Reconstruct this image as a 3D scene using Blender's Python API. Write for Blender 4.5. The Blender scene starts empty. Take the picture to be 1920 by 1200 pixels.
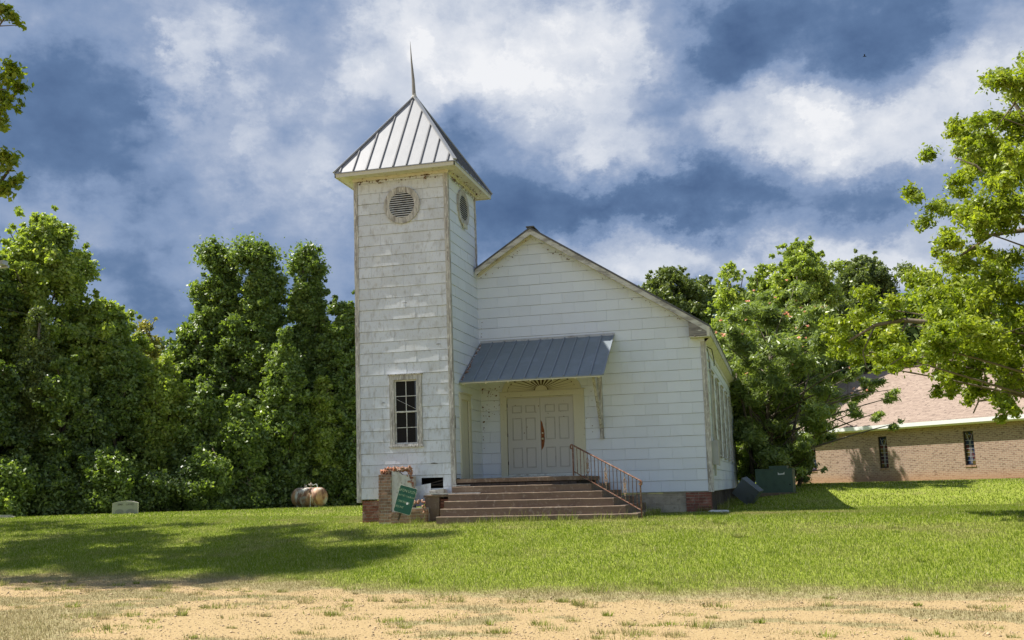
import bpy, math, random
import numpy as np
from mathutils import Matrix, Vector
random.seed(7); RNG = np.random.default_rng(7)
SC = bpy.context.scene
COL = SC.collection
PI = math.pi
R = math.radians

# ------------------------------------------------------------------ camera
CAM = np.array([7.909, -26.438, 0.203]); YAW, PIT, ROL, FPX = -0.2586, 0.1654, -0.0249, 1883.0
_F = np.array([math.sin(YAW)*math.cos(PIT), math.cos(YAW)*math.cos(PIT), math.sin(PIT)])
_R = np.array([math.cos(YAW), -math.sin(YAW), 0.0]); _U = np.cross(_R, _F)
CR = _R*math.cos(ROL)+_U*math.sin(ROL); CU = _U*math.cos(ROL)-_R*math.sin(ROL)
cam = bpy.data.cameras.new('camera'); cam.sensor_width = 36; cam.lens = FPX/1920*36; cam.clip_end = 3000; cam.clip_start = 0.1
co = bpy.data.objects.new('camera', cam); COL.objects.link(co)
co.matrix_world = Matrix(((CR[0], CU[0], -_F[0], CAM[0]), (CR[1], CU[1], -_F[1], CAM[1]), (CR[2], CU[2], -_F[2], CAM[2]), (0, 0, 0, 1)))
SC.camera = co

def ray(u, v):
    return _F+CR*(u-960)/FPX-CU*(v-600)/FPX
def pix(u, v, d):            # the world point at ground distance d seen in that direction
    r = ray(u, v); r = r/math.hypot(r[0], r[1]); return CAM+r*d

# ------------------------------------------------------------------ light
EXPO = 0.80
SC.view_settings.view_transform = 'Standard'; SC.view_settings.look = 'None'
SC.view_settings.exposure = EXPO; SC.view_settings.gamma = 1
PHI = R(-1.2)                      # how far in front of the facade plane the sun stands
SUN_EL = R(55.5)
sd = Vector((-math.cos(PHI)*math.cos(SUN_EL), math.sin(PHI)*math.cos(SUN_EL), math.sin(SUN_EL)))
sl = bpy.data.lights.new('sun', 'SUN'); sl.energy = 5.0; sl.angle = R(0.53); sl.color = (1, 0.95, 0.87)
so = bpy.data.objects.new('sun', sl); COL.objects.link(so)
so.rotation_euler = sd.to_track_quat('Z', 'Y').to_euler(); so.location = (-20, -10, 40)

w = bpy.data.worlds.new('World'); SC.world = w; w.use_nodes = True
def build_world():
    nt = w.node_tree; nt.nodes.clear(); N = nt.nodes.new; L = nt.links.new
    out = N('ShaderNodeOutputWorld'); bg = N('ShaderNodeBackground'); L(bg.outputs[0], out.inputs[0]); bg.inputs[1].default_value = 0.1
    sky = N('ShaderNodeTexSky'); sky.sky_type = 'NISHITA'; sky.sun_disc = False; sky.sun_elevation = SUN_EL
    sky.sun_rotation = math.atan2(sd.x, sd.y)
    tc = N('ShaderNodeTexCoord'); sep = N('ShaderNodeSeparateXYZ'); L(tc.outputs['Generated'], sep.inputs[0])
    def math_(op, a, b=None, c=None):
        n = N('ShaderNodeMath'); n.operation = op
        for i, q in enumerate((a, b, c)):
            if q is None: continue
            if isinstance(q, (int, float)): n.inputs[i].default_value = q
            else: L(q, n.inputs[i])
        return n.outputs[0]
    az = math_('ARCTAN2', sep.outputs[0], sep.outputs[1]); el = math_('ARCSINE', sep.outputs[2])
    cb = N('ShaderNodeCombineXYZ'); L(az, cb.inputs[0]); L(el, cb.inputs[1])
    def noise(scale, detail, rough, vec, dist=0.0):
        n = N('ShaderNodeTexNoise'); n.inputs['Scale'].default_value = scale; n.inputs['Detail'].default_value = detail
        n.inputs['Roughness'].default_value = rough; n.inputs['Distortion'].default_value = dist; L(vec, n.inputs['Vector']); return n
    st = N('ShaderNodeMapping'); st.inputs['Scale'].default_value = (1, 1.35, 1); L(cb.outputs[0], st.inputs[0])
    wn = noise(5.5, 8, 0.68, st.outputs[0])
    sub = N('ShaderNodeVectorMath'); sub.operation = 'SUBTRACT'; L(wn.outputs['Color'], sub.inputs[0]); sub.inputs[1].default_value = (0.5, 0.5, 0.5)
    ma = N('ShaderNodeVectorMath'); ma.operation = 'MULTIPLY_ADD'; L(sub.outputs[0], ma.inputs[0]); ma.inputs[1].default_value = (0.17, 0.14, 0); L(cb.outputs[0], ma.inputs[2])
    P = ma.outputs[0]
    f1 = noise(4.6, 9, 0.55, st.outputs[0], 0.0).outputs['Fac']
    f2 = noise(15, 7, 0.58, st.outputs[0], 0.0).outputs['Fac']
    acc = math_('MULTIPLY_ADD', math_('SUBTRACT', f1, 0.5), 0.95, 0.43)
    # cloud masses: (u, v, half width, half height, weight)
    blobs = [(980, 40, 330, 150, .62), (830, 110, 200, 110, .30), (1150, 110, 180, 90, .35), (620, 60, 190, 110, .22), (420, 60, 110, 110, .22),
             (322, 145, 60, 60, .50), (1185, 290, 100, 70, .62), (1080, 240, 140, 80, .25), (1500, 215, 170, 110, .5), (1600, 285, 120, 70, .5),
             (1420, 190, 200, 100, .25), (1205, 390, 70, 70, .45), (1290, 465, 330, 70, .75), (1700, 465, 240, 80, .7), (1880, 60, 130, 110, .5),
             (1800, 250, 200, 180, .30), (1130, 480, 160, 70, .25), (700, 330, 160, 130, .12), (560, 330, 160, 80, .15), (90, 380, 200, 70, .18), (480, 480, 200, 80, .10),
             (250, 60, 260, 90, .16), (600, 210, 220, 110, .16), (960, 170, 200, 80, .2),
             (180, 240, 330, 130, -.34), (60, 180, 180, 120, -.10), (380, 380, 260, 90, -.14), (880, 200, 120, 60, -.26), (760, 250, 110, 90, -.08),
             (1080, 400, 260, 90, -.42), (1450, 400, 350, 80, -.50), (1620, 430, 180, 50, -.28), (1250, 330, 200, 60, -.16), (1600, 60, 380, 95, -.50),
             (1330, 60, 130, 70, -.25), (1290, 110, 80, 50, -.2), (1240, 400, 120, 50, -.3), (930, 330, 150, 90, -.22), (300, 560, 420, 110, -.06), (520, 200, 220, 160, .22), (1500, 230, 420, 120, .18), (1820, 200, 120, 120, .2), (935, 50, 40, 50, -.2), (250, 480, 200, 60, -.12), (1520, 175, 60, 40, .25), (790, 50, 40, 60, .3), (860, 180, 60, 60, -.15)]
    for (u, v, a, b, wt) in blobs:
        r = ray(u, v); r = r/np.linalg.norm(r); A = math.atan2(r[0], r[1]); E_ = math.asin(r[2]); k = 1/FPX*1.35
        sx, sy = 1/(a*k), 1/(b*k)
        m = N('ShaderNodeMapping'); m.inputs['Scale'].default_value = (sx, sy, 1); m.inputs['Location'].default_value = (-A*sx, -E_*sy, 0); L(P, m.inputs[0])
        g = N('ShaderNodeTexGradient'); g.gradient_type = 'SPHERICAL'; L(m.outputs[0], g.inputs[0])
        sm = math_('SMOOTH_MIN', g.outputs['Fac'], 0.75, 0.35)
        acc = math_('MULTIPLY_ADD', sm, wt*0.80, acc)
    # billows: crisp edged puffs where the masses swell, finer ones on top
    f3 = noise(7.5, 10, 0.54, st.outputs[0], 0.0).outputs['Fac']
    f4 = noise(16, 9, 0.56, ma.outputs[0], 0.0).outputs['Fac']
    def step(x, lo, hi):
        n = N('ShaderNodeMapRange'); n.interpolation_type = 'SMOOTHSTEP'; n.inputs[1].default_value = lo; n.inputs[2].default_value = hi; L(x, n.inputs[0]); return n.outputs[0]
    a3 = math_('MULTIPLY_ADD', math_('SUBTRACT', f3, 0.5), 1.5, acc)
    a4 = math_('MULTIPLY_ADD', math_('SUBTRACT', f4, 0.5), 1.3, acc)
    v = math_('MULTIPLY_ADD', math_('SMOOTH_MIN', acc, 0.95, 0.3), 0.50, 0.05)
    v = math_('MULTIPLY_ADD', step(a3, 0.26, 0.44), 0.085, v)
    v = math_('MULTIPLY_ADD', step(a3, 0.50, 0.74), 0.11, v)
    v = math_('MULTIPLY_ADD', step(a4, 0.60, 0.88), 0.11, v)
    v = math_('MULTIPLY_ADD', step(a4, 0.92, 1.28), 0.17, v)
    acc = math_('MULTIPLY_ADD', math_('SUBTRACT', f2, 0.5), 0.46, v)
    # unseen sky behind the camera is brightened here, added as fill for the facade
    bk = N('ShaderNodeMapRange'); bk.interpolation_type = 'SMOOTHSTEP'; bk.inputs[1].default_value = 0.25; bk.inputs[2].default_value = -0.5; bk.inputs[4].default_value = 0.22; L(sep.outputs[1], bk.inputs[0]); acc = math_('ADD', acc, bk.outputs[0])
    rp = N('ShaderNodeValToRGB'); L(acc, rp.inputs[0]); e = rp.color_ramp.elements
    def lin(c): return tuple(((x/255+0.055)/1.055)**2.4 if x/255 > 0.04045 else x/255/12.92 for x in c)+(1,)
    stops = [(0.0, (72, 97, 136)), (0.17, (94, 120, 158)), (0.35, (132, 153, 187)), (0.54, (168, 181, 205)), (0.72, (205, 212, 225)), (0.92, (243, 244, 247))]
    e[0].position = 0; e[0].color = lin(stops[0][1]); e[1].position = stops[-1][0]; e[1].color = lin(stops[-1][1])
    for p, c in stops[1:-1]:
        q = e.new(p); q.color = lin(c)
    mul = N('ShaderNodeVectorMath'); mul.operation = 'SCALE'; L(rp.outputs[0], mul.inputs[0]); mul.inputs['Scale'].default_value = 10/2**EXPO
    mx = N('ShaderNodeMix'); mx.data_type = 'RGBA'; mx.inputs['Factor'].default_value = 0.97
    bf = N('ShaderNodeMapRange'); bf.interpolation_type = 'SMOOTHSTEP'; bf.inputs[1].default_value = 0.25; bf.inputs[2].default_value = -0.4; bf.inputs[3].default_value = 0.97; bf.inputs[4].default_value = 0.45; L(sep.outputs[1], bf.inputs[0]); L(bf.outputs[0], mx.inputs['Factor'])  # more blue sky behind the camera, added to cool the facade's fill
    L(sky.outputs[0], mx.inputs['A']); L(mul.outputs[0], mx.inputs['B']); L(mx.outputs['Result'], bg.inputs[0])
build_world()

# ------------------------------------------------------------------ mesh helpers
WORLD = {}                                       # world location of every empty / top-level object
class MB:
    def __init__(s): s.v = []; s.f = []; s.sm = False
    def poly(s, pts):
        n = len(s.v); s.v += [tuple(p) for p in pts]; s.f.append(tuple(range(n, n+len(pts))))
    def add(s, v, f):
        n = len(s.v); s.v += [tuple(p) for p in v]; s.f += [tuple(i+n for i in q) for q in f]
    def box(s, a, b, jit=0.0):
        x0, y0, z0 = a; x1, y1, z1 = b
        v = [(x0, y0, z0), (x1, y0, z0), (x1, y1, z0), (x0, y1, z0), (x0, y0, z1), (x1, y0, z1), (x1, y1, z1), (x0, y1, z1)]
        if jit: v = [tuple(c+random.uniform(-jit, jit) for c in p) for p in v]
        s.add(v, [(0, 3, 2, 1), (4, 5, 6, 7), (0, 1, 5, 4), (1, 2, 6, 5), (2, 3, 7, 6), (3, 0, 4, 7)])
    def bar(s, a, b, wd, th, up=(0, 0, 1)):
        a = Vector(a); b = Vector(b); d = (b-a).normalized(); up = Vector(up)
        sx = d.cross(up)
        if sx.length < 1e-4: sx = d.cross(Vector((1, 0, 0)))
        sx.normalize(); sy = sx.cross(d).normalized(); v = []
        for p in (a, b):
            for i, j in ((-1, -1), (1, -1), (1, 1), (-1, 1)): v.append(tuple(p+sx*i*wd/2+sy*j*th/2))
        s.add(v, [(0, 3, 2, 1), (4, 5, 6, 7), (0, 1, 5, 4), (1, 2, 6, 5), (2, 3, 7, 6), (3, 0, 4, 7)])
    def tube(s, pts, rad, n=8, cap=True):
        pts = [Vector(p) for p in pts]; rad = rad if hasattr(rad, '__len__') else [rad]*len(pts); b = len(s.v); pr = None
        for i, p in enumerate(pts):
            d = (pts[min(i+1, len(pts)-1)]-pts[max(i-1, 0)])
            if d.length < 1e-9: d = Vector((0, 0, 1))
            d.normalize()
            if pr is None: pr = d.orthogonal().normalized()
            pr = (pr-d*pr.dot(d))
            if pr.length < 1e-6: pr = d.orthogonal()
            pr.normalize(); q = d.cross(pr)
            for k in range(n):
                t = 2*PI*k/n; s.v.append(tuple(p+(pr*math.cos(t)+q*math.sin(t))*rad[i]))
        for i in range(len(pts)-1):
            for k in range(n):
                s.f.append((b+i*n+k, b+i*n+(k+1) % n, b+(i+1)*n+(k+1) % n, b+(i+1)*n+k))
        if cap:
            s.f.append(tuple(b+k for k in reversed(range(n)))); s.f.append(tuple(b+(len(pts)-1)*n+k for k in range(n)))
    def prism(s, pts, vec):
        n = len(pts); v = [tuple(p) for p in pts]+[tuple(Vector(p)+Vector(vec)) for p in pts]
        s.add(v, [tuple(reversed(range(n))), tuple(range(n, 2*n))]+[(i, (i+1) % n, (i+1) % n+n, i+n) for i in range(n)])
    def lathe(s, prof, n=24, M=None):          # profile of (radius, z)
        b = len(s.v); M = M or Matrix()
        for r_, z in prof:
            for k in range(n):
                t = 2*PI*k/n; s.v.append(tuple(M @ Vector((r_*math.cos(t), r_*math.sin(t), z))))
        for i in range(len(prof)-1):
            for k in range(n): s.f.append((b+i*n+k, b+i*n+(k+1) % n, b+(i+1)*n+(k+1) % n, b+(i+1)*n+k))
    def xf(s, fn): s.v = [fn(p) for p in s.v]; return s

def set_props(o, label=None, cat=None, group=None, kind=None):
    if label: o['label'] = label
    if cat: o['category'] = cat
    if group: o['group'] = group
    if kind: o['kind'] = kind
    return o
def thing(name, label, cat, loc, rz=0, group=None):
    o = bpy.data.objects.new(name, None); COL.objects.link(o); o.location = loc; o.rotation_euler = (0, 0, rz); o.empty_display_size = 0.3
    set_props(o, label, cat, group); WORLD[o.name] = (Vector(loc)); return o
def finish(name, me, m, parent, base):
    o = bpy.data.objects.new(name, me); COL.objects.link(o)
    if parent: o.parent = parent; WORLD[o.name] = base
    else: o.location = base; WORLD[o.name] = base
    if m:
        for q in (m if isinstance(m, (list, tuple)) else [m]): me.materials.append(q)
    return o
def obj(name, mb, m, parent=None, loc=None, smooth=False, local=False):
    me = bpy.data.meshes.new(name)
    base = WORLD[parent.name] if parent else Vector(loc or (0, 0, 0))
    off = Vector((0, 0, 0)) if local else base
    me.from_pydata([tuple(Vector(p)-off) for p in mb.v], [], mb.f); me.validate(); me.update()
    if smooth: me.polygons.foreach_set('use_smooth', [True]*len(me.polygons))
    return finish(name, me, m, parent, base)
def np_mesh(name, V, F, m, parent=None, loc=(0, 0, 0), attrs=None):
    base = WORLD[parent.name] if parent else Vector(loc)
    V = np.asarray(V, dtype=np.float32)-np.array(base, dtype=np.float32); F = np.asarray(F, dtype=np.int32); k = F.shape[1]
    me = bpy.data.meshes.new(name); me.vertices.add(len(V)); me.vertices.foreach_set('co', V.ravel())
    me.loops.add(F.size); me.loops.foreach_set('vertex_index', F.ravel())
    me.polygons.add(len(F)); me.polygons.foreach_set('loop_start', np.arange(0, F.size, k, dtype=np.int32)); me.polygons.foreach_set('loop_total', np.full(len(F), k, dtype=np.int32))
    me.update(calc_edges=True)
    for n_, arr in (attrs or {}).items():
        a = me.attributes.new(n_, 'FLOAT', 'POINT'); a.data.foreach_set('value', np.asarray(arr, dtype=np.float32))
    return finish(name, me, m, parent, base)

# ------------------------------------------------------------------ materials
def mat(name, base, rough=0.7, layers=(), bump=None, island=0.0, metal=0.0, coord='Object', spec=0.3, trans=None, attr=None, bumps=()):
    """layers: (scale, detail, lo, hi, colour, stretch, strength)"""
    m = bpy.data.materials.new(name); m.use_nodes = True; nt = m.node_tree; N = nt.nodes.new; L = nt.links.new
    b = nt.nodes['Principled BSDF']; b.inputs['Roughness'].default_value = rough; b.inputs['Metallic'].default_value = metal
    b.inputs['Specular IOR Level'].default_value = spec
    tc = N('ShaderNodeTexCoord'); vec = tc.outputs[coord]
    rgb = N('ShaderNodeRGB'); rgb.outputs[0].default_value = tuple(base)+(1,); cur = rgb.outputs[0]
    def mixc(a, bcol, fac, mode='MIX'):
        x = N('ShaderNodeMix'); x.data_type = 'RGBA'; x.blend_type = mode
        L(a, x.inputs['A'])
        if isinstance(bcol, tuple): x.inputs['B'].default_value = bcol+(1,)
        else: L(bcol, x.inputs['B'])
        if isinstance(fac, float): x.inputs['Factor'].default_value = fac
        else: L(fac, x.inputs['Factor'])
        return x.outputs['Result']
    if island:
        ge = N('ShaderNodeNewGeometry'); mr = N('ShaderNodeMapRange'); L(ge.outputs['Random Per Island'], mr.inputs[0])
        mr.inputs[3].default_value = 1-island; mr.inputs[4].default_value = 1+island
        vm = N('ShaderNodeVectorMath'); vm.operation = 'SCALE'; L(cur, vm.inputs[0]); L(mr.outputs[0], vm.inputs['Scale']); cur = vm.outputs[0]
    for k, ly in enumerate(layers):
        sc, det, lo, hi, colr = ly[:5]; stv = ly[5] if len(ly) > 5 else (1, 1, 1); stg = ly[6] if len(ly) > 6 else 1.0
        mp = N('ShaderNodeMapping'); mp.inputs['Scale'].default_value = stv; mp.inputs['Location'].default_value = (k*3.7, k*1.9, k*5.1); L(vec, mp.inputs[0])
        n = N('ShaderNodeTexNoise'); n.inputs['Scale'].default_value = sc; n.inputs['Detail'].default_value = det; n.inputs['Roughness'].default_value = 0.62; L(mp.outputs[0], n.inputs['Vector'])
        r_ = N('ShaderNodeMapRange'); r_.inputs[1].default_value = lo; r_.inputs[2].default_value = hi; r_.inputs[4].default_value = stg; L(n.outputs['Fac'], r_.inputs[0])
        cur = mixc(cur, tuple(colr), r_.outputs[0])
    L(cur, b.inputs['Base Color'])
    hb = None
    for (sc, stg, dist, stv) in ([bump] if bump else [])+list(bumps):
        mp = N('ShaderNodeMapping'); mp.inputs['Scale'].default_value = stv; L(vec, mp.inputs[0])
        n = N('ShaderNodeTexNoise'); n.inputs['Scale'].default_value = sc; n.inputs['Detail'].default_value = 5; L(mp.outputs[0], n.inputs['Vector'])
        bp = N('ShaderNodeBump'); bp.inputs['Strength'].default_value = stg; bp.inputs['Distance'].default_value = dist; L(n.outputs['Fac'], bp.inputs['Height'])
        if hb: L(hb, bp.inputs['Normal'])
        hb = bp.outputs[0]
    if hb: L(hb, b.inputs['Normal'])
    if trans:
        tr = N('ShaderNodeBsdfTranslucent'); x = N('ShaderNodeVectorMath'); x.operation = 'MULTIPLY'; L(cur, x.inputs[0]); x.inputs[1].default_value = trans[1]; L(x.outputs[0], tr.inputs[0])
        ms = N('ShaderNodeMixShader'); ms.inputs[0].default_value = trans[0]; L(b.outputs[0], ms.inputs[1]); L(tr.outputs[0], ms.inputs[2]); L(ms.outputs[0], nt.nodes['Material Output'].inputs[0])
    return m

GAIN = 1.5
def leafmat(name, a, b_, c=None, trans=0.35, rough=0.5, tint=(1.5, 1.6, 0.5), patch=0.5):
    m = bpy.data.materials.new(name); m.use_nodes = True; nt = m.node_tree; N = nt.nodes.new; L = nt.links.new
    b = nt.nodes['Principled BSDF']; b.inputs['Roughness'].default_value = rough*.85; b.inputs['Specular IOR Level'].default_value = 0.5; a, b_ = [q*GAIN for q in a], [q*GAIN for q in b_]; c = [q*GAIN for q in c] if c else None
    ge = N('ShaderNodeNewGeometry'); rp = N('ShaderNodeValToRGB'); e = rp.color_ramp.elements
    e[0].color = tuple(a)+(1,); e[1].color = tuple(b_)+(1,)
    if c: q = e.new(0.93); q.color = tuple(b_)+(1,); e[-1].color = tuple(c)+(1,)
    tc = N('ShaderNodeTexCoord'); n = N('ShaderNodeTexNoise'); n.inputs['Scale'].default_value = patch; n.inputs['Detail'].default_value = 3; L(tc.outputs['Object'], n.inputs['Vector'])
    mx = N('ShaderNodeMath'); mx.operation = 'MULTIPLY_ADD'; L(n.outputs['Fac'], mx.inputs[0]); mx.inputs[1].default_value = 1.3
    m2 = N('ShaderNodeMath'); m2.operation = 'MULTIPLY_ADD'; L(ge.outputs['Random Per Island'], m2.inputs[0]); m2.inputs[1].default_value = 0.75; m2.inputs[2].default_value = -0.55
    L(m2.outputs[0], mx.inputs[2]); L(mx.outputs[0], rp.inputs[0]); L(rp.outputs[0], b.inputs['Base Color'])
    tr = N('ShaderNodeBsdfTranslucent'); x = N('ShaderNodeVectorMath'); x.operation = 'MULTIPLY'; L(rp.outputs[0], x.inputs[0]); x.inputs[1].default_value = tint; L(x.outputs[0], tr.inputs[0])
    ms = N('ShaderNodeMixShader'); ms.inputs[0].default_value = trans; L(b.outputs[0], ms.inputs[1]); L(tr.outputs[0], ms.inputs[2]); L(ms.outputs[0], nt.nodes['Material Output'].inputs[0])
    return m

GRIME = (0.30, 0.29, 0.25); DARKG = (0.16, 0.15, 0.13); RUST = (0.22, 0.075, 0.03); MUD = (0.20, 0.10, 0.045)
M_white = mat('white_shingle', (0.665, 0.715, 0.785), 0.55, [(0.8, 4, .52, .75, (0.61, 0.655, 0.70), (1, 1, 1), .6), (6, 5, .62, .8, (0.55, 0.53, 0.47), (3, 3, .4), .5), (28, 3, .70, .76, (0.45, 0.36, 0.25), (1, 1, 1), .5)], island=0.035, bump=(60, .25, .004, (3, 3, .3)))
M_tower = mat('weathered_tower_shingle', (0.635, 0.675, 0.725), 0.7, [(1.3, 5, .46, .70, (0.57, 0.58, 0.57), (1, 1, 1.6), .6), (5, 7, .52, .70, (0.40, 0.395, 0.37), (1.6, 1.6, .8), .7), (16, 6, .57, .72, (0.30, 0.28, 0.25), (3, 3, .5), .6), (3.1, 6, .62, .70, (0.72, 0.74, 0.74), (1, 1, 1), .6)], island=0.07, bump=(45, .4, .006, (3, 3, .4)))
M_weath = mat('weathered_board', (0.50, 0.49, 0.45), 0.85, [(5, 7, .42, .6, (0.24, 0.22, 0.20), (4, 4, .35), .9), (11, 5, .52, .64, (0.72, 0.71, 0.66), (3, 3, .6), .8)], bump=(40, .6, .006, (5, 5, .3)))
M_rake = mat('weathered_rake_board', (0.56, 0.55, 0.50), 0.85, [(3, 7, .45, .6, (0.27, 0.25, 0.22), (.6, 1, 2), .9), (9, 5, .6, .7, (0.10, 0.09, 0.07), (.6, 1, 2), .7)], bump=(30, .5, .006, (1, 1, 3)))
M_cream = mat('cream_paint', (0.56, 0.545, 0.43), 0.6, [(5, 5, .58, .72, (0.50, 0.46, 0.34), (2, 2, .6), .7), (17, 3, .69, .73, MUD, (1, 1, 1), .9)], bump=(25, .2, .004, (1, 1, 1)))
M_soffit = mat('soffit_paint', (0.62, 0.60, 0.50), 0.7, [(9, 4, .60, .68, MUD, (1, 1, 1), .9), (3, 4, .5, .7, (0.45, 0.42, 0.33), (1, 1, 1), .6)])
M_door = mat('door_paint', (0.50, 0.49, 0.45), 0.45, [(2, 4, .5, .8, (0.52, 0.50, 0.45), (1, 1, 1), .8), (14, 3, .74, .77, MUD, (1, 1, 1), .9)])
M_metal = mat('galvanized_roof', (0.285, 0.295, 0.31), 0.5, [(2, 5, .45, .7, (0.235, 0.25, 0.27), (1, 1, .5), .8), (14, 4, .62, .75, (0.27, 0.265, 0.26), (1, 1, .4), .6)], metal=0.0, bump=(2.5, .25, .02, (1, 1, 1)))
M_awn = mat('blue_gray_awning_metal', (0.20, 0.232, 0.255), 0.55, [(1.5, 5, .48, .7, (0.25, 0.29, 0.335), (1, 1, 1), .8), (9, 6, .64, .74, (0.45, 0.48, 0.50), (1.5, .6, .6), .6), (4, 6, .70, .76, (0.20, 0.12, 0.08), (2, 1, 1), .8)], metal=0.3, bump=(3, .25, .015, (1, 1, 1)))
M_rust = mat('rusty_iron', (0.14, 0.060, 0.036), 0.8, [(14, 4, .52, .62, (0.27, 0.19, 0.14), (1, 1, 1), .8), (30, 3, .6, .68, (0.62, 0.58, 0.52), (1, 1, 1), .6)], bump=(60, .4, .003, (1, 1, 1)))
M_rustst = mat('rust_stain', (0.24, 0.085, 0.03), 0.85, [(18, 4, .5, .65, (0.12, 0.045, 0.02), (1, 1, .5), .9)])
M_conc = mat('step_concrete', (0.19, 0.138, 0.098), 0.9, [(2, 6, .45, .65, (0.14, 0.10, 0.075), (1, 1, 1), .8), (12, 6, .55, .7, (0.36, 0.31, 0.25), (1, 1, 1), .6), (40, 3, .6, .7, (0.09, 0.07, 0.05), (1, 1, 1), .5)], bump=(50, .5, .008, (1, 1, 1)))
M_block = mat('foundation_block', (0.42, 0.37, 0.29), 0.9, [(3, 5, .45, .65, (0.22, 0.19, 0.15), (1, 1, 1), .8), (12, 4, .6, .7, (0.15, 0.13, 0.10), (1, 1, 1), .6)], island=.1, bump=(50, .5, .006, (1, 1, 1)))
M_mortar = mat('mortar', (0.50, 0.46, 0.39), 0.95, [(8, 4, .5, .7, (0.28, 0.25, 0.21), (1, 1, 1), .8)])
M_stucco = mat('old_stucco', (0.56, 0.55, 0.50), 0.9, [(4, 6, .48, .62, (0.34, 0.32, 0.27), (1.5, 1.5, .6), .9), (10, 5, .62, .72, (0.22, 0.17, 0.12), (1, 1, 1), .8)], bump=(20, .5, .01, (1, 1, 1)))
M_brick_b = mat('brown_brick', (0.27, 0.165, 0.11), 0.9, [(7, 4, .5, .65, (0.38, 0.27, 0.20), (1, 1, 1), .7), (9, 5, .6, .7, (0.14, 0.08, 0.06), (1, 1, 1), .7)], island=.3, bump=(60, .5, .004, (1, 1, 1)))
M_brick_r = mat('red_brick', (0.225, 0.095, 0.068), 0.9, [(6, 4, .5, .65, (0.15, 0.06, 0.045), (1, 1, 1), .7), (5, 5, .54, .68, (0.42, 0.33, 0.30), (1, 1, 1), .7)], island=.25, bump=(60, .5, .004, (1, 1, 1)))
M_brick_o = mat('broken_orange_brick', (0.33, 0.14, 0.08), 0.95, [(10, 4, .46, .60, (0.42, 0.34, 0.27), (1, 1, 1), .8), (20, 5, .6, .7, (0.16, 0.08, 0.05), (1, 1, 1), .7)], island=.3, bump=(40, .8, .01, (1, 1, 1)))
M_dark = mat('dark_void', (0.012, 0.011, 0.010), 0.9)
M_skirt = mat('dark_skirting', (0.075, 0.06, 0.05), 0.9, [(6, 5, .5, .7, (0.03, 0.025, 0.02), (1, 3, .4), .8)], bump=(20, .5, .01, (1, 3, .3)))
M_shroof = mat('dark_roof_shingle', (0.10, 0.10, 0.105), 0.9, [(6, 5, .5, .7, (0.17, 0.17, 0.16), (1, 1, 1), .7)], bump=(60, .6, .006, (1, 1, 1)))
M_gray = mat('gray_metal_box', (0.40, 0.42, 0.43), 0.5, [(4, 4, .5, .7, (0.30, 0.31, 0.31), (1, 1, 1), .8)], metal=.3)
M_glass = mat('dark_window_glass', (0.03, 0.035, 0.04), 0.08, [(2.2, 3, .5, .62, (0.09, 0.10, 0.12), (1, 1, 1), .6)], spec=.7)
M_sash = mat('window_sash_paint', (0.62, 0.62, 0.58), 0.7, [(9, 5, .5, .65, (0.34, 0.32, 0.28), (1, 1, 1), .8)])

# ------------------------------------------------------------------ ground
def hash2(ix, iy, s):
    h = (ix*374761393+iy*668265263+s*1442695041) & 0xffffffff; h = (h ^ (h >> 13))*1274126177 & 0xffffffff
    return ((h ^ (h >> 16)) & 0xffff)/65535.0
def vnoise(x, y, s=0):
    ix = np.floor(x).astype(np.int64); iy = np.floor(y).astype(np.int64); fx = x-ix; fy = y-iy
    fx = fx*fx*(3-2*fx); fy = fy*fy*(3-2*fy)
    return (hash2(ix, iy, s)*(1-fx)+hash2(ix+1, iy, s)*fx)*(1-fy)+(hash2(ix, iy+1, s)*(1-fx)+hash2(ix+1, iy+1, s)*fx)*fy
def fbm(x, y, s=0, o=4):
    t = 0; a = .5; n = 0
    for k in range(o): t = t+a*vnoise(x*2**k, y*2**k, s+k); n += a; a *= .55
    return t/n
def sstep(a, b, x):
    t = np.clip((x-a)/(b-a), 0, 1); return t*t*(3-2*t)
def road_edge(x): return np.interp(x, [-30, -12, -7, -3, -.2, 1.9, 4.4, 8, 12, 30], [-8.0, -9.0, -9.5, -10.2, -11.3, -12.1, -12.5, -12.3, -12.5, -13.5])
def ground(x, y):
    x = np.asarray(x, float); y = np.asarray(y, float)
    s = y-road_edge(x)
    z = -1.34+0.79*(0.35*np.clip(s/8.5, 0, 1)+0.65*sstep(-.5, 9.0, s))
    z = z-0.06*sstep(0, 8, -s)
    z = z+0.12*sstep(-2, -12, x)*sstep(-4, 4, y)
    z = z+0.58*sstep(2, 15, y)*sstep(4.5, 9, x)
    z = z+0.03*(fbm(x*.35, y*.35, 3)-.5)+0.010*(fbm(x*2, y*2, 5)-.5)
    return z
def gz(x, y): return float(ground(np.array([x]), np.array([y]))[0])
def dirtness(x, y):
    s = y-road_edge(x)+1.2*(fbm(x*.55, y*.9, 11)-.5)+.7*(fbm(x*2.2, y*2.8, 12)-.5)
    d = sstep(.7, -.7, s)
    st = .65*fbm(x*.5+9, y*1.15, 21)+.35*fbm(x*1.7+9, y*2.1, 24)
    d = d*(1-.70*sstep(.49, .60, st)*sstep(-.2, -1.0, s))          # grassy streaks in the track
    dl = np.sqrt(((x+3.5)/3.4)**2+((y+16.4)/2.9)**2)+1.0*(fbm(x*.8, y*.8, 31)-.5)
    d = d*(1-.85*sstep(1.25, .75, dl))                              # green patch by the left corner
    return d
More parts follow.
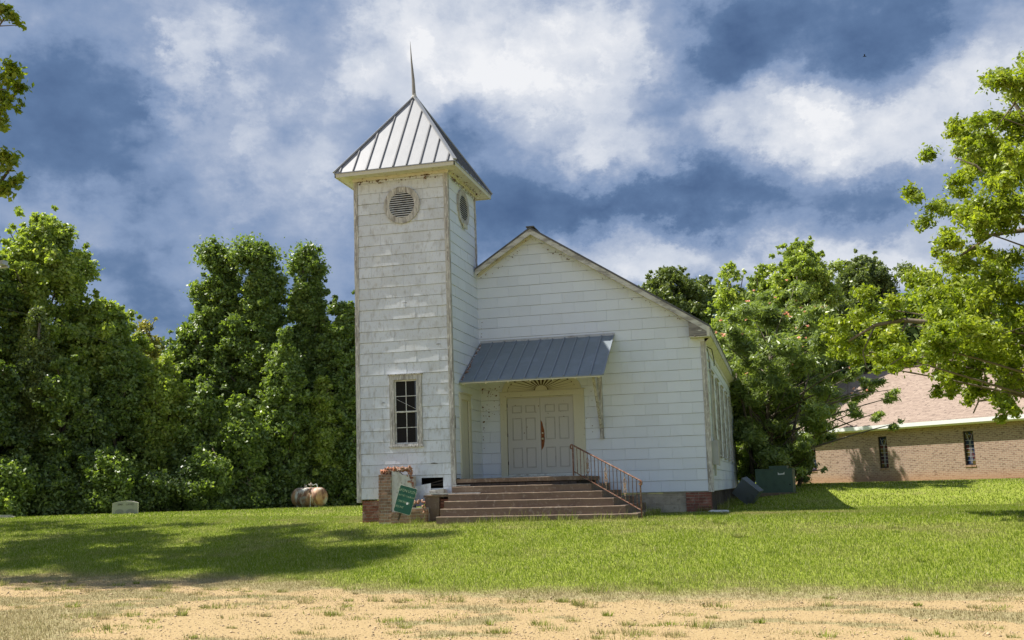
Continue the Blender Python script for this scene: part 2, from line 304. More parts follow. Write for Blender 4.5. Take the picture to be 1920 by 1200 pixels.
def dryness(x, y):
    s = y-road_edge(x)+1.2*(fbm(x*.7, y*.7, 41)-.5)
    a = sstep(2.0, -.3, s)*.95
    b = .45*sstep(.50, .72, fbm(x*.28, y*.5, 51))
    c = .5*np.exp(-((x-8.2)/2.2)**2-((y+1.2)/.8)**2)
    c = c+.18*sstep(.50, .62, fbm(x*1.1, y*1.6, 71))*(s > 0)+.10*np.sin((x*1.0+y*.35)*3.1)*(fbm(x*.3, y*.3, 61) > .45)
    return np.clip(np.maximum(a, b*.6)+c+.25*(fbm(x*1.5, y*1.5, 55)-.5), 0, 1)

M_ground = bpy.data.materials.new('lawn_and_gravel'); M_ground.use_nodes = True
def build_ground_mat():
    nt = M_ground.node_tree; N = nt.nodes.new; L = nt.links.new; b = nt.nodes['Principled BSDF']; b.inputs['Roughness'].default_value = 0.95; b.inputs['Specular IOR Level'].default_value = 0.1
    tc = N('ShaderNodeTexCoord'); V = tc.outputs['Object']
    def noise(s, d=5, r_=.6):
        n = N('ShaderNodeTexNoise'); n.inputs['Scale'].default_value = s; n.inputs['Detail'].default_value = d; n.inputs['Roughness'].default_value = r_; L(V, n.inputs['Vector']); return n.outputs['Fac']
    def ramp(f, st):
        r_ = N('ShaderNodeValToRGB'); L(f, r_.inputs[0]); e = r_.color_ramp.elements
        e[0].position = st[0][0]; e[0].color = st[0][1]+(1,); e[1].position = st[-1][0]; e[1].color = st[-1][1]+(1,)
        for p, c in st[1:-1]: q = e.new(p); q.color = c+(1,)
        return r_.outputs[0]
    def mix(a, c, f):
        x = N('ShaderNodeMix'); x.data_type = 'RGBA'; L(a, x.inputs['A']); L(c, x.inputs['B']); L(f, x.inputs['Factor']); return x.outputs['Result']
    def at(n_): a = N('ShaderNodeAttribute'); a.attribute_name = n_; return a.outputs['Fac']
    green = ramp(noise(9, 8, .75), [(.3, (.12, .165, .016)), (.5, (.22, .265, .035)), (.7, (.30, .33, .07))])
    dry = ramp(noise(14, 8, .75), [(.3, (.17, .145, .06)), (.5, (.28, .24, .12)), (.7, (.40, .34, .20))])
    sand = ramp(noise(30, 8, .8), [(.3, (.165, .115, .055)), (.42, (.325, .23, .112)), (.6, (.425, .318, .168)), (.75, (.56, .45, .29))])
    def combine(att, sc, amp, lo, hi):
        m1 = N('ShaderNodeMath'); m1.operation = 'MULTIPLY_ADD'; L(noise(sc, 6, .7), m1.inputs[0]); m1.inputs[1].default_value = amp; L(at(att), m1.inputs[2])
        mr = N('ShaderNodeMapRange'); mr.interpolation_type = 'SMOOTHSTEP'; mr.inputs[1].default_value = lo+amp/2; mr.inputs[2].default_value = hi+amp/2; L(m1.outputs[0], mr.inputs[0]); return mr.outputs[0]
    g = mix(green, dry, combine('dry', 5, .7, .25, .85))
    c = mix(g, sand, combine('dirt', 7, .9, .35, .65))
    L(c, b.inputs['Base Color'])
    vo = N('ShaderNodeTexVoronoi'); vo.inputs['Scale'].default_value = 38; L(V, vo.inputs['Vector'])
    bp = N('ShaderNodeBump'); bp.inputs['Strength'].default_value = .4; bp.inputs['Distance'].default_value = .012; L(vo.outputs['Distance'], bp.inputs['Height'])
    b2 = N('ShaderNodeBump'); b2.inputs['Strength'].default_value = .5; b2.inputs['Distance'].default_value = .03; L(noise(12, 6, .7), b2.inputs['Height']); L(bp.outputs[0], b2.inputs['Normal'])
    L(b2.outputs[0], b.inputs['Normal'])
build_ground_mat()
xs = np.unique(np.concatenate([-np.geomspace(22, 900, 40)[::-1], np.arange(-22, 24, .18), np.geomspace(24, 900, 40)]))
ys = np.unique(np.concatenate([-np.geomspace(24, 500, 20)[::-1], np.arange(-24, -18, .5), np.arange(-18, -3, .12), np.arange(-3, 6, .3), np.arange(6, 40, 1.0), np.geomspace(40, 1500, 40)]))
X, Y = np.meshgrid(xs, ys, indexing='ij'); nx, ny = X.shape
Z = ground(X.ravel(), Y.ravel())
idx = np.arange(nx*ny).reshape(nx, ny)
Fg = np.stack([idx[:-1, :-1], idx[1:, :-1], idx[1:, 1:], idx[:-1, 1:]], -1).reshape(-1, 4)
go = np_mesh('ground', np.stack([X.ravel(), Y.ravel(), Z], 1), Fg, M_ground, attrs={'dirt': dirtness(X.ravel(), Y.ravel()), 'dry': dryness(X.ravel(), Y.ravel())})
go['kind'] = 'structure'
go.data.polygons.foreach_set('use_smooth', [True]*len(go.data.polygons))

# grass blades over the lawn
M_grass = bpy.data.materials.new('grass_blades'); M_grass.use_nodes = True
def build_grass_mat():
    nt = M_grass.node_tree; N = nt.nodes.new; L = nt.links.new; b = nt.nodes['Principled BSDF']; b.inputs['Roughness'].default_value = .8; b.inputs['Specular IOR Level'].default_value = .05
    ge = N('ShaderNodeNewGeometry'); a = N('ShaderNodeAttribute'); a.attribute_name = 'dry'
    r1 = N('ShaderNodeValToRGB'); e = r1.color_ramp.elements; e[0].color = (.085, .165, .004, 1); e[1].color = (.37, .40, .06, 1); q = e.new(.78); q.color = (.28, .355, .028, 1); e[-1].color = (.54, .51, .29, 1); L(ge.outputs['Random Per Island'], r1.inputs[0])
    r2 = N('ShaderNodeValToRGB'); e = r2.color_ramp.elements; e[0].color = (.24, .20, .08, 1); e[1].color = (.52, .43, .25, 1); L(ge.outputs['Random Per Island'], r2.inputs[0])
    x = N('ShaderNodeMix'); x.data_type = 'RGBA'; L(r1.outputs[0], x.inputs['A']); L(r2.outputs[0], x.inputs['B']); L(a.outputs['Fac'], x.inputs['Factor'])
    L(x.outputs['Result'], b.inputs['Base Color'])
    tr = N('ShaderNodeBsdfTranslucent'); L(x.outputs['Result'], tr.inputs[0]); ms = N('ShaderNodeMixShader'); ms.inputs[0].default_value = .4
    L(b.outputs[0], ms.inputs[1]); L(tr.outputs[0], ms.inputs[2]); L(ms.outputs[0], nt.nodes['Material Output'].inputs[0])
build_grass_mat()
def in_view(x, y, margin=90):
    d = np.stack([x-CAM[0], y-CAM[1], ground(x, y)-CAM[2]], 1); zf = d@_F; u = 960+FPX*(d@CR)/zf; v = 600-FPX*(d@CU)/zf
    return (u > -margin) & (u < 1920+margin) & (v < 1200+margin*2) & (zf > 1)
def blades(n, x0, x1, y0, y1, h0, h1, wd, seed):
    r_ = np.random.default_rng(seed); x = r_.uniform(x0, x1, n); y = r_.uniform(y0, y1, n)
    dirt = dirtness(x, y); keep = in_view(x, y) & (r_.random(n) > dirt*(.93+.09*(fbm(x*1.6, y*1.6, 91) < .56)))
    inside = ((x > -3.1) & (x < 6.25) & (y > 0) & (y < 14.1)) | ((x > -2.65) & (x < 0.1) & (y > -2.5) & (y < .1)) | ((x > -.1) & (y < .1) & (y > -3.8) & (x < 3.1)) | ((x >= 3.1) & (x < 3.1+(-y+.1)*.45) & (y < .1) & (y > -3.8))
    keep &= ~inside; x = x[keep]; y = y[keep]; dirt = dirt[keep]; n = len(x)
    dry = np.clip(dryness(x, y)+dirt*.8+r_.normal(0, .12, n), 0, 1); z = ground(x, y)
    tall = (0.75+.5*fbm(x*1.3, y*1.3, 77)); h = r_.uniform(h0, h1, n)*tall*(1-.55*np.clip(dirt+dry*.4, 0, 1)); a = r_.uniform(0, 2*PI, n); le = r_.uniform(.1, .9, n)*h
    bx = np.cos(a)*wd/2; by = np.sin(a)*wd/2; la = a+PI/2+r_.normal(0, .5, n)
    V = np.zeros((n, 3, 3)); V[:, 0] = np.stack([x-bx, y-by, z-.01], 1); V[:, 1] = np.stack([x+bx, y+by, z-.01], 1)
    V[:, 2] = np.stack([x+np.cos(la)*le, y+np.sin(la)*le, z+h], 1)
    return V.reshape(-1, 3), np.repeat(dry, 3)
BL = [blades(560000, -13, 14, -17, -6, .022, .065, .011, 1), blades(330000, -17, 17, -6, 2, .022, .062, .015, 2), blades(130000, -26, 24, 0, 20, .03, .07, .03, 3)]
def edge_tufts(segs, seed):
    r_ = np.random.default_rng(seed); X_ = []; Y_ = []
    for (x0, y0, x1, y1, dens) in segs:
        L_ = math.hypot(x1-x0, y1-y0); k = int(L_*dens); t = r_.random(k); cl_ = vnoise(t*L_*2.5, t*0, seed) > .35; t = t[cl_]; k = len(t); nx_, ny_ = (y1-y0)/L_, -(x1-x0)/L_; o = np.abs(r_.normal(0, .05, k)); X_.append(x0+(x1-x0)*t+nx_*o); Y_.append(y0+(y1-y0)*t+ny_*o)
    x = np.concatenate(X_); y = np.concatenate(Y_); n = len(x); z = ground(x, y); h = r_.gamma(4, .028, n)+.03; a = r_.uniform(0, 2*PI, n); le = r_.uniform(.1, .7, n)*h; wd = .012
    V = np.zeros((n, 3, 3)); V[:, 0] = np.stack([x-np.cos(a)*wd/2, y-np.sin(a)*wd/2, z-.02], 1); V[:, 1] = np.stack([x+np.cos(a)*wd/2, y+np.sin(a)*wd/2, z-.02], 1); V[:, 2] = np.stack([x-np.sin(a)*le, y+np.cos(a)*le, z+h], 1)
    return V.reshape(-1, 3), np.repeat(np.clip(r_.normal(.25, .25, n), 0, 1), 3)
BL.append(edge_tufts([(-2.6, -2.45, -1.85, -2.45, 250), (-1.85, -3.1, -.5, -3.18, 300), (-.5, -3.2, -.05, -3.8, 200), (-.05, -3.8, 4.7, -3.78, 220), (4.72, -3.7, 4.72, -.1, 200), (4.7, -.0, 6.1, -.02, 260), (6.12, .0, 6.12, 9.0, 160), (8.3, 10.5, 7.0, 9.6, 120)], 8))
def tufts(n, x0, x1, y0, y1, need_dirt, seed, hmean, dmean):
    r_ = np.random.default_rng(seed); X_ = []; D_ = []
    cx = r_.uniform(x0, x1, n); cy = r_.uniform(y0, y1, n); dd = dirtness(cx, cy); k = (dd > .35) if need_dirt else (dd < .3); k &= in_view(cx, cy); cx, cy = cx[k], cy[k]
    m = r_.integers(25, 110, len(cx)); ci = np.repeat(np.arange(len(cx)), m); N_ = len(ci); rad = r_.gamma(3, .035, len(cx))[ci]; a = r_.uniform(0, 2*PI, N_); q = np.sqrt(r_.random(N_))*rad
    x = cx[ci]+np.cos(a)*q*1.5; y = cy[ci]+np.sin(a)*q; z = ground(x, y); hs_ = r_.gamma(6, hmean/6, len(cx))[ci]; h = hs_*r_.uniform(.5, 1.2, N_); le = h*r_.uniform(.2, 1.1, N_); b = a+r_.normal(0, .6, N_); w_ = .011
    V = np.zeros((N_, 3, 3)); V[:, 0] = np.stack([x-np.sin(b)*w_/2, y+np.cos(b)*w_/2, z-.01], 1); V[:, 1] = np.stack([x+np.sin(b)*w_/2, y-np.cos(b)*w_/2, z-.01], 1); V[:, 2] = np.stack([x+np.cos(b)*le, y+np.sin(b)*le, z+h], 1)
    dr = np.clip(r_.normal(dmean, .25, len(cx)), 0, 1)[ci]
    return V.reshape(-1, 3), np.repeat(np.clip(dr+r_.normal(0, .1, N_), 0, 1), 3)
BL.append(tufts(520, -9, 12, -17.5, -9, True, 21, .05, .45)); BL.append(tufts(130, -14, 14, -14, -3, False, 22, .075, .05))
Vb = np.concatenate([b[0] for b in BL]); db = np.concatenate([b[1] for b in BL])
gr = np_mesh('grass', Vb, np.arange(len(Vb)).reshape(-1, 3), M_grass, attrs={'dry': db})
set_props(gr, 'mown green lawn grass thinning out to straw coloured tufts beside the sandy track', 'grass', kind='stuff')
# gravel stones on the sandy track
def pebbles(n, seed):
    r_ = np.random.default_rng(seed); x = r_.uniform(-9, 13, n); y = r_.uniform(-17.5, -9, n); k = (r_.random(n) < dirtness(x, y)*.95) & in_view(x, y); x = x[k]; y = y[k]; n = len(x)
    z = ground(x, y); s = r_.gamma(1.5, .0028, n)+.003; a = r_.uniform(0, 2*PI, n)
    base = np.array([(1, 0, 0), (0, 1, 0), (-1, 0, 0), (0, -1, 0), (0, 0, .8), (0, 0, -.5)]); V = base[None]*s[:, None, None]*r_.uniform(.6, 1.4, (n, 6, 1))
    c, sn = np.cos(a)[:, None], np.sin(a)[:, None]; xx = V[:, :, 0]*c-V[:, :, 1]*sn; yy = V[:, :, 0]*sn+V[:, :, 1]*c
    V = np.stack([xx+x[:, None], yy+y[:, None], V[:, :, 2]+z[:, None]+s[:, None]*.2], -1)
    f = np.array([(0, 1, 4), (1, 2, 4), (2, 3, 4), (3, 0, 4), (1, 0, 5), (2, 1, 5), (3, 2, 5), (0, 3, 5)])
    return V.reshape(-1, 3), (f[None]+np.arange(n)[:, None, None]*6).reshape(-1, 3)
M_peb = mat('tan_gravel', (.40, .30, .18), .9, [(.8, 3, .45, .6, (.50, .37, .23), (1, 1, 1), .8)], island=.45)
Vp, Fp = pebbles(45000, 5)
set_props(np_mesh('gravel', Vp, Fp, M_peb), 'loose tan gravel scattered over the sandy track in front of the lawn', 'gravel', kind='stuff')
# ------------------------------------------------------------------ the old church
LEAN = lambda p: (p[0]-0.0130*max(p[2], 0), p[1], p[2])
def clip(poly, a, b, c):                 # keep a*x+b*y<=c
    out = []
    for i in range(len(poly)):
        p, q = poly[i], poly[(i+1) % len(poly)]; dp = a*p[0]+b*p[1]-c; dq = a*q[0]+b*q[1]-c
        if dp <= 0: out.append(p)
        if dp*dq < 0:
            t = dp/(dp-dq); out.append((p[0]+t*(q[0]-p[0]), p[1]+t*(q[1]-p[1])))
    return out
def shingles(mb, org, sdir, nrm, outline, rows, holes=(), pw=0.61, off0=0.0, jit=.0015, lift=.016, gap=.003, vgap=.0065):
    org = Vector(org); sdir = Vector(sdir); nrm = Vector(nrm)
    n = len(outline); area = sum(outline[i][0]*outline[(i+1) % n][1]-outline[(i+1) % n][0]*outline[i][1] for i in range(n))
    ol = outline if area > 0 else outline[::-1]
    smin = min(p[0] for p in ol); smax = max(p[0] for p in ol)
    for ri in range(len(rows)-1):
        z0, z1 = rows[ri], rows[ri+1]; s = smin-random.uniform(.25, .35)*pw*1.0-(ri % 2)*pw/2+off0
        while s < smax:
            s2 = s+pw; rects = [(s+gap/2, z0+vgap, s2-gap/2, z1)]
            for (hx0, hz0, hx1, hz1) in holes:
                nr = []
                for (a, b, c, d) in rects:
                    if c <= hx0 or a >= hx1 or d <= hz0 or b >= hz1: nr.append((a, b, c, d)); continue
                    if a < hx0: nr.append((a, b, hx0, d))
                    if c > hx1: nr.append((hx1, b, c, d))
                    aa, cc = max(a, hx0), min(c, hx1)
                    if b < hz0: nr.append((aa, b, cc, hz0))
                    if d > hz1: nr.append((aa, hz1, cc, d))
                rects = nr
            j = random.uniform(-jit, jit); tl = random.uniform(-jit, jit)*2; zj = random.uniform(-.002, .002)
            for (a, b, c, d) in rects:
                if c-a < .01 or d-b < .01: continue
                p = [(a, b), (c, b), (c, d), (a, d)]
                for i in range(n):
                    x0, y0 = ol[i]; x1, y1 = ol[(i+1) % n]; A, B = (y1-y0), -(x1-x0); p = clip(p, A, B, A*x0+B*y0)
                    if len(p) < 3: break
                if len(p) < 3: continue
                fr = []; bk = []
                for (ps, pz) in p:
                    t = (pz-z0)/(z1-z0); o = lift*(1-t)+.004*t+j+tl*(ps-s)/pw; b_ = org+sdir*ps+Vector((0, 0, 1))*(pz+(zj if pz < z0+.02 else 0))
                    fr.append(b_+nrm*o); bk.append(b_-nrm*.02)
                k = len(p); mb.add([tuple(q) for q in fr+bk], [tuple(range(k))]+[(i, i+k, (i+1) % k+k, (i+1) % k) for i in range(k)])
            s = s2
rows = [-.01+.286*k for k in range(0, 34)]
SL = 0.6465; XA = 1.58; ZA = 7.27
def ztop(x): return ZA-SL*abs(x-XA)
church = thing('church', 'old white shingled church with a square bell tower and dark awning', 'church', (1.6, 6, -.55))
wl = MB()
LX, RX, LEN = -2.95, 6.105, 14.0
outl = [(LX, 0), (RX, 0), (RX, ztop(RX)-.11), (XA, ZA-.11), (LX, ztop(LX)-.11)]
shingles(wl, (0, 0, 0), (1, 0, 0), (0, -1, 0), outl, rows, holes=[(.66, .4, 2.61, 2.66)])
obj('gable_wall', wl, M_white, church)
sheath = MB()
sheath.prism([(RX-.03, .0, 0), (RX-.03, LEN, 0), (RX-.03, LEN, 3.9), (RX-.03, 0, 3.9)], (-.01, 0, 0))
sheath.poly([(LX, .03, -.03), (.66, .03, -.03), (.66, .03, 3.0), (LX, .03, 3.0)]); sheath.poly([(2.61, .03, -.03), (RX, .03, -.03), (RX, .03, 3.0), (2.61, .03, 3.0)])
sheath.poly([(.66, .03, 2.66), (2.61, .03, 2.66), (2.61, .03, 3.0), (.66, .03, 3.0)]); sheath.poly([(.66, .03, -.03), (2.61, .03, -.03), (2.61, .03, .45), (.66, .03, .45)])
sheath.poly([(LX, .03, 3.0), (RX, .03, 3.0), (RX, .03, ztop(RX)-.15), (XA, .03, ZA-.15), (LX, .03, ztop(LX)-.15)])
sheath.box((LX+.05, 13.9, 0), (RX-.05, 13.95, 4.0)); sheath.box((LX+.03, .06, -.02), (RX-.03, 13.9, .0))
M_felt = mat('wall_felt', (.40, .39, .35), .95)
obj('sheathing', sheath, M_felt, church)
WY = [1.65, 3.90, 6.15, 8.40, 10.65]
sw = MB()
shingles(sw, (RX, 0, 0), (0, 1, 0), (1, 0, 0), [(0, 0), (LEN, 0), (LEN, 3.86), (0, 3.86)], rows, holes=[(y-.5, .95, y+.5, 3.2) for y in WY])
shingles(sw, (LX, 0, 0), (0, 1, 0), (-1, 0, 0), [(0, 0), (LEN, 0), (LEN, 3.86), (0, 3.86)], rows, holes=[(y-.5, .95, y+.5, 3.2) for y in WY])
shingles(sw, (0, LEN, 0), (1, 0, 0), (0, 1, 0), outl, rows)
obj('side_wall', sw, M_white, church)
# corner boards
for (x, y, dx, dy, z1) in ((RX, 0, 1, -1, 3.86), (RX, LEN, 1, 1, 3.86), (LX, LEN, -1, 1, 3.86)):
    cbm = MB(); xa, xb = sorted((x+dx*.028, x-dx*.105)); ya, yb = sorted((y+dy*.030, y-dy*.085)); cbm.box((xa, ya, -.03), (xb, yb, z1), .004); obj('corner_board', cbm, M_weath, church)
# roof
rf = MB(); TH = .055
def roofpoly(x0, x1, y0, y1, m):
    z0, z1 = ztop(x0), ztop(x1); m.prism([(x0, y0, z0-TH), (x1, y0, z1-TH), (x1, y0, z1), (x0, y0, z0)], (0, y1-y0, 0))
roofpoly(XA, 6.31, -.36, LEN+.3, rf); roofpoly(-.04, XA, -.36, .02, rf); roofpoly(-3.16, XA, .02, LEN+.3, rf)
rf.bar((XA, -.37, ZA+.005), (XA, LEN+.31, ZA+.005), .22, .03)
obj('roof', rf, M_shroof, church)
def rake(x0, x1, y, name='rake_board', dpt=.155, th=.03):
    m = MB(); k = 14; pts = []
    for i in range(k+1):
        x = x0+(x1-x0)*i/k; pts.append((x, y, ztop(x)-TH-.002))
    for i in range(k, -1, -1):
        x = x0+(x1-x0)*i/k; pts.append((x, y, ztop(x)-TH-dpt+random.uniform(-.006, .006)))
    m.prism(pts, (0, th, 0)); return obj(name, m, M_rake, church)
rake(XA, 6.29, -.352); rake(-.02, XA, -.352); rake(XA, 6.29, LEN+.25); rake(-3.1, XA, LEN+.25)
sf = MB()
for x0, x1 in ((-.02, XA), (XA, 5.75)):
    sf.prism([(x0, -.32, ztop(x0)-TH-.02), (x1, -.32, ztop(x1)-TH-.02), (x1, -.32, ztop(x1)-TH-.045), (x0, -.32, ztop(x0)-TH-.045)], (0, .30, 0))
    sf.prism([(x0, -.05, ztop(x0)-TH-.05), (x1, -.05, ztop(x1)-TH-.05), (x1, -.05, ztop(x1)-TH-.14), (x0, -.05, ztop(x0)-TH-.14)], (0, .035, 0))
for xs_, xe, xw in ((6.30, 6.27, RX+.02), ):
    sf.prism([(6.29, .0, 4.00), (RX-.02, .0, 3.80), (RX-.02, .0, 3.77), (6.29, .0, 3.965)], (0, LEN+.2, 0))
    sf.prism([(RX+.03, .0, 3.80), (RX-.01, .0, 3.80), (RX-.01, .0, 3.68), (RX+.03, .0, 3.68)], (0, LEN, 0))
obj('soffit', sf, M_soffit, church)
fs = MB(); fs.box((6.27, -.33, 3.955), (6.30, LEN+.25, 4.165)); obj('fascia', fs, M_rake, church); fs = MB(); fs.box((-3.15, .0, 3.955), (-3.12, LEN+.25, 4.165)); obj('fascia', fs, M_rake, church)
ge_ = MB(); ge_.prism([(5.745, -.345, 3.955), (6.268, -.345, 3.985), (6.268, -.345, 4.15), (5.95, -.345, 4.28), (5.745, -.345, 4.40)], (0, .345, 0)); obj('cornice_return', ge_, mat('bare_gray_wood', (.27, .25, .23), .9, [(4, 6, .45, .62, (.12, .11, .10), (.5, 1, 4), .9), (8, 5, .63, .68, (.70, .69, .64), (.6, 1, 2), .9)], bump=(18, .6, .01, (.5, 1, 5))), church)
cbx = MB(); cbx.box((5.75, -.352, 3.935), (6.27, .0, 3.953)); cbx.box((6.20, -.355, 3.955), (6.27, -.346, 4.19)); obj('soffit', cbx, M_soffit, church)
# loose wires under the eave
wr = MB(); wr.tube([(6.13, .35, 3.72), (6.16, .2, 3.66), (6.19, .1, 3.4), (6.17, .25, 3.2), (6.19, .2, 3.05)], .010, 5); wr.tube([(6.14, .3, 3.75), (6.25, .5, 3.7), (6.27, .9, 3.45), (6.26, .95, 3.3)], .012, 5)
obj('loose_wire', wr, M_dark, church)
for z in (3.36, 3.12): 
    ins = MB(); ins.lathe([(0.0, 0), (.035, 0), (.035, .02), (.02, .03), (.03, .05), (.0, .06)], 8, Matrix.Translation((6.16, .1, z)) @ Matrix.Rotation(PI/2, 4, 'Y')); obj('insulator', ins, M_weath, church)
# side windows
def window(parent, c, u, n, wd, ht, fr=.10, nx_=2, rowsn=(2, 2), m_fr=M_weath, fn=None, proud=.035, sill=True):
    c = Vector(c); u = Vector(u); n = Vector(n); z = Vector((0, 0, 1)); fn = fn or (lambda p: p)
    def pr(mb, a0, b0, a1, b1, d0, d1):
        pts = [c+u*a+z*b+n*d0 for a, b in ((a0, b0), (a1, b0), (a1, b1), (a0, b1))]; mb.prism(pts, n*(d1-d0))
    f = MB(); w2, h2 = wd/2, ht/2
    pr(f, -w2, -h2, -w2+fr, h2, -.06, proud); pr(f, w2-fr, -h2, w2, h2, -.06, proud); pr(f, -w2+fr, h2-fr, w2-fr, h2, -.06, proud); pr(f, -w2+fr, -h2, w2-fr, -h2+.05, -.06, proud*.8)
    pr(f, -w2-.03, h2, w2+.03, h2+.03, -.03, proud+.03)
    fo = obj('window', f.xf(fn), m_fr, parent)
    if sill: s = MB(); pr(s, -w2-.02, -h2-.035, w2+.02, -h2, -.03, proud+.035); obj('sill', s.xf(fn), m_fr, fo)
    iw = w2-fr; ih0 = -h2+.05; ih1 = h2-fr; mid = (ih0+ih1)/2; s = MB()
    for (b0, b1, dd, rn) in ((mid-.015, ih1, -.012, rowsn[0]), (ih0, mid+.015, -.030, rowsn[1])):
        pr(s, -iw, b0, -iw+.035, b1, dd-.015, dd); pr(s, iw-.035, b0, iw, b1, dd-.015, dd); pr(s, -iw+.035, b1-.035, iw-.035, b1, dd-.015, dd); pr(s, -iw+.035, b0, iw-.035, b0+.035, dd-.015, dd)
        for k in range(1, nx_): x = -iw+.0+2*iw*k/nx_; pr(s, x-.009, b0+.035, x+.009, b1-.035, dd-.013, dd-.002)
        for k in range(1, rn): y = b0+(b1-b0)*k/rn; pr(s, -iw+.035, y-.008, iw-.035, y+.008, dd-.012, dd-.004)
    obj('sash', s.xf(fn), M_sash, fo)
    g = MB(); pr(g, -iw, ih0, iw, ih1, -.052, -.047); obj('glass', g.xf(fn), M_glass, fo)
    return fo
for y in WY: window(church, (RX, y, 2.075), (0, 1, 0), (1, 0, 0), 1.0, 2.25, fr=.09, proud=.05)
for y in WY: window(church, (LX, y, 2.075), (0, -1, 0), (-1, 0, 0), 1.0, 2.25, fr=.09, proud=.05)
# meter box and conduit on the side wall
mb_ = MB(); mb_.box((RX+.02, .22, .66), (RX+.17, .62, 1.28)); mb_.box((RX+.165, .20, .64), (RX+.185, .64, 1.30)); me_o = obj('meter_box', mb_, M_gray, church)
cd = MB(); cd.tube([(RX+.09, .30, 3.35), (RX+.07, .30, 1.28)], .022, 8); cd.tube([(RX+.07, .42, .66), (RX+.07, .42, .38)], .03, 8); obj('conduit', cd, M_gray, me_o)
# foundation
def bricks(mb, x0, x1, z0, z1, y, depth, bw=.205, bh=.062, jt=.011, keep=None, jit=.003, sdir=0):
    r_ = 0; z = z0
    while z+bh*.6 < z1:
        x = x0-(bw/2+jt/2 if r_ % 2 else 0)
        while x < x1-.01:
            a, b = max(x, x0), min(x+bw, x1)
            if b-a > .02 and (keep is None or keep((a+b)/2, z+bh/2)):
                zz = min(z+bh, z1); d = random.uniform(-.004, .004)
                if sdir == 0: mb.box((a, y+d, z), (b, y+depth, zz), jit)
                else: mb.box((y+d, a, z), (y+depth, b, zz), jit)
            x += bw+jt
        z += bh+jt; r_ += 1
fb = MB(); r_ = 0; z = -.72
while z < -.03:
    x = 3.0-(.2 if r_ % 2 else 0)
    while x < 5.42:
        a, b = max(x, 3.0), min(x+.395, 5.415)
        if b-a > .03: fb.box((a, .05+random.uniform(-.004, .004), z), (b, .25, min(z+.19, -.035)), .003)
        x += .405
    z += .2; r_ += 1
obj('block_foundation', fb, M_block, church)
mo = MB(); mo.box((3.0, .062, -.8), (5.42, .22, -.04)); mo.box((5.43, .02, -.8), (6.03, .36, -.035)); obj('mortar_bed', mo, M_mortar, church); mo = MB(); mo.box((-2.49, -2.38, -.8), (-1.95, -2.0, -.035)); obj('mortar_bed', mo, M_mortar, church)
bp_ = MB(); bricks(bp_, 5.42, 6.045, -.735, -.03, .0, .12); bricks(bp_, .0, .38, -.735, -.03, 5.95, .10, sdir=1); obj('brick_pier', bp_, M_brick_r, church)
bp_ = MB(); bricks(bp_, -2.50, -1.93, -.735, -.03, -2.40, .12, bw=.2); obj('brick_pier', bp_, M_brick_r, church)
sk = MB(); y = .40
while y < LEN: 
    b = random.uniform(.18, .3); sk.box((6.02, y, -.8), (6.045+random.uniform(0, .01), y+b-.008, -.02), .004); y += b
obj('skirting', sk, M_skirt, church)
# tower
TX0, TX1, TY0 = -2.58, 0.0, -2.45; TZ = 8.44
tw = MB(); trows = [-.01+.286*k for k in range(0, 32)]
# window and louvre positions on the front of the tower
WC = (-1.245, TY0, 2.21)
hole_front = [(-1.685-TX0, 1.30, -.805-TX0, 3.12), (-.875-TX0, .235, -.30-TX0, .50), (-1.02-TX0, -.1, -.0-TX0, .02), (-.96-TX0, -.1, -.62-TX0, .235)]
W_ = TX1-TX0; D_ = -TY0
shingles(tw, (TX0, TY0, 0), (1, 0, 0), (0, -1, 0), [(0, 0), (W_, 0), (W_, TZ), (0, TZ)], trows, holes=hole_front, jit=.0035, lift=.020)
shingles(tw, (TX0, TY0, 0), (0, 1, 0), (-1, 0, 0), [(0, 0), (D_, 0), (D_, TZ), (0, TZ)], trows, jit=.0035, lift=.020)
shingles(tw, (TX0, 0, 0), (1, 0, 0), (0, 1, 0), [(0, 4.3), (W_, 4.3), (W_, TZ), (0, TZ)], trows)
obj('tower_wall', tw.xf(LEAN), M_tower, church)
ts = MB(); shingles(ts, (TX1, TY0, 0), (0, 1, 0), (1, 0, 0), [(0, 0), (D_, 0), (D_, TZ), (0, TZ)], trows, holes=[(.0, -.02, .42, .47), (.49, .40, 1.42, 2.62)], jit=.003, lift=.016)
obj('tower_wall', ts.xf(LEAN), M_white, church)
tb = MB()
for (a0, z0, a1, z1) in ((TX0+.03, .0, -1.02, TZ), (-1.02, .51, -.03, 1.3), (-1.02, 3.12, -.03, TZ), (-.805, 1.3, -.03, 3.12)): tb.box((a0, TY0+.03, z0), (a1, TY0+.05, z1))
tb.box((-.05, TY0+.45, .0), (-.03, -.02, TZ)); tb.box((-2.2, TY0+.4, -.04), (-.05, TY0+1.2, 1.1)); tb.box((TX0+.03, TY0+.05, 0), (TX0+.05, -.02, TZ)); 
obj('sheathing', tb.xf(LEAN), M_dark, church)
for (x, y, dx, dy, z0) in ((TX0, TY0, -1, -1, -.08), (TX1, TY0, 1, -1, .12), (TX1, 0, 1, 1, 6.25), (TX0, 0, -1, 1, 4.0)):
    c_ = MB(); n_ = 12
    for i in range(n_):
        za = z0+(TZ-z0)*i/n_; zb = z0+(TZ-z0)*(i+1)/n_-.0005; j = random.uniform(-.003, .003)
        xa, xb = sorted((x+dx*.030+j, x-dx*.085+j)); ya, yb = sorted((y+dy*.032+j, y-dy*.085)); c_.box((xa, ya, za), (xb, yb, zb), .0025)
    obj('corner_board', c_.xf(LEAN), M_weath, church)
window(church, (WC[0], TY0-.012, WC[2]), (1, 0, 0), (0, -1, 0), .87, 1.80, fr=.125, nx_=2, rowsn=(2, 2), fn=LEAN, proud=.04)
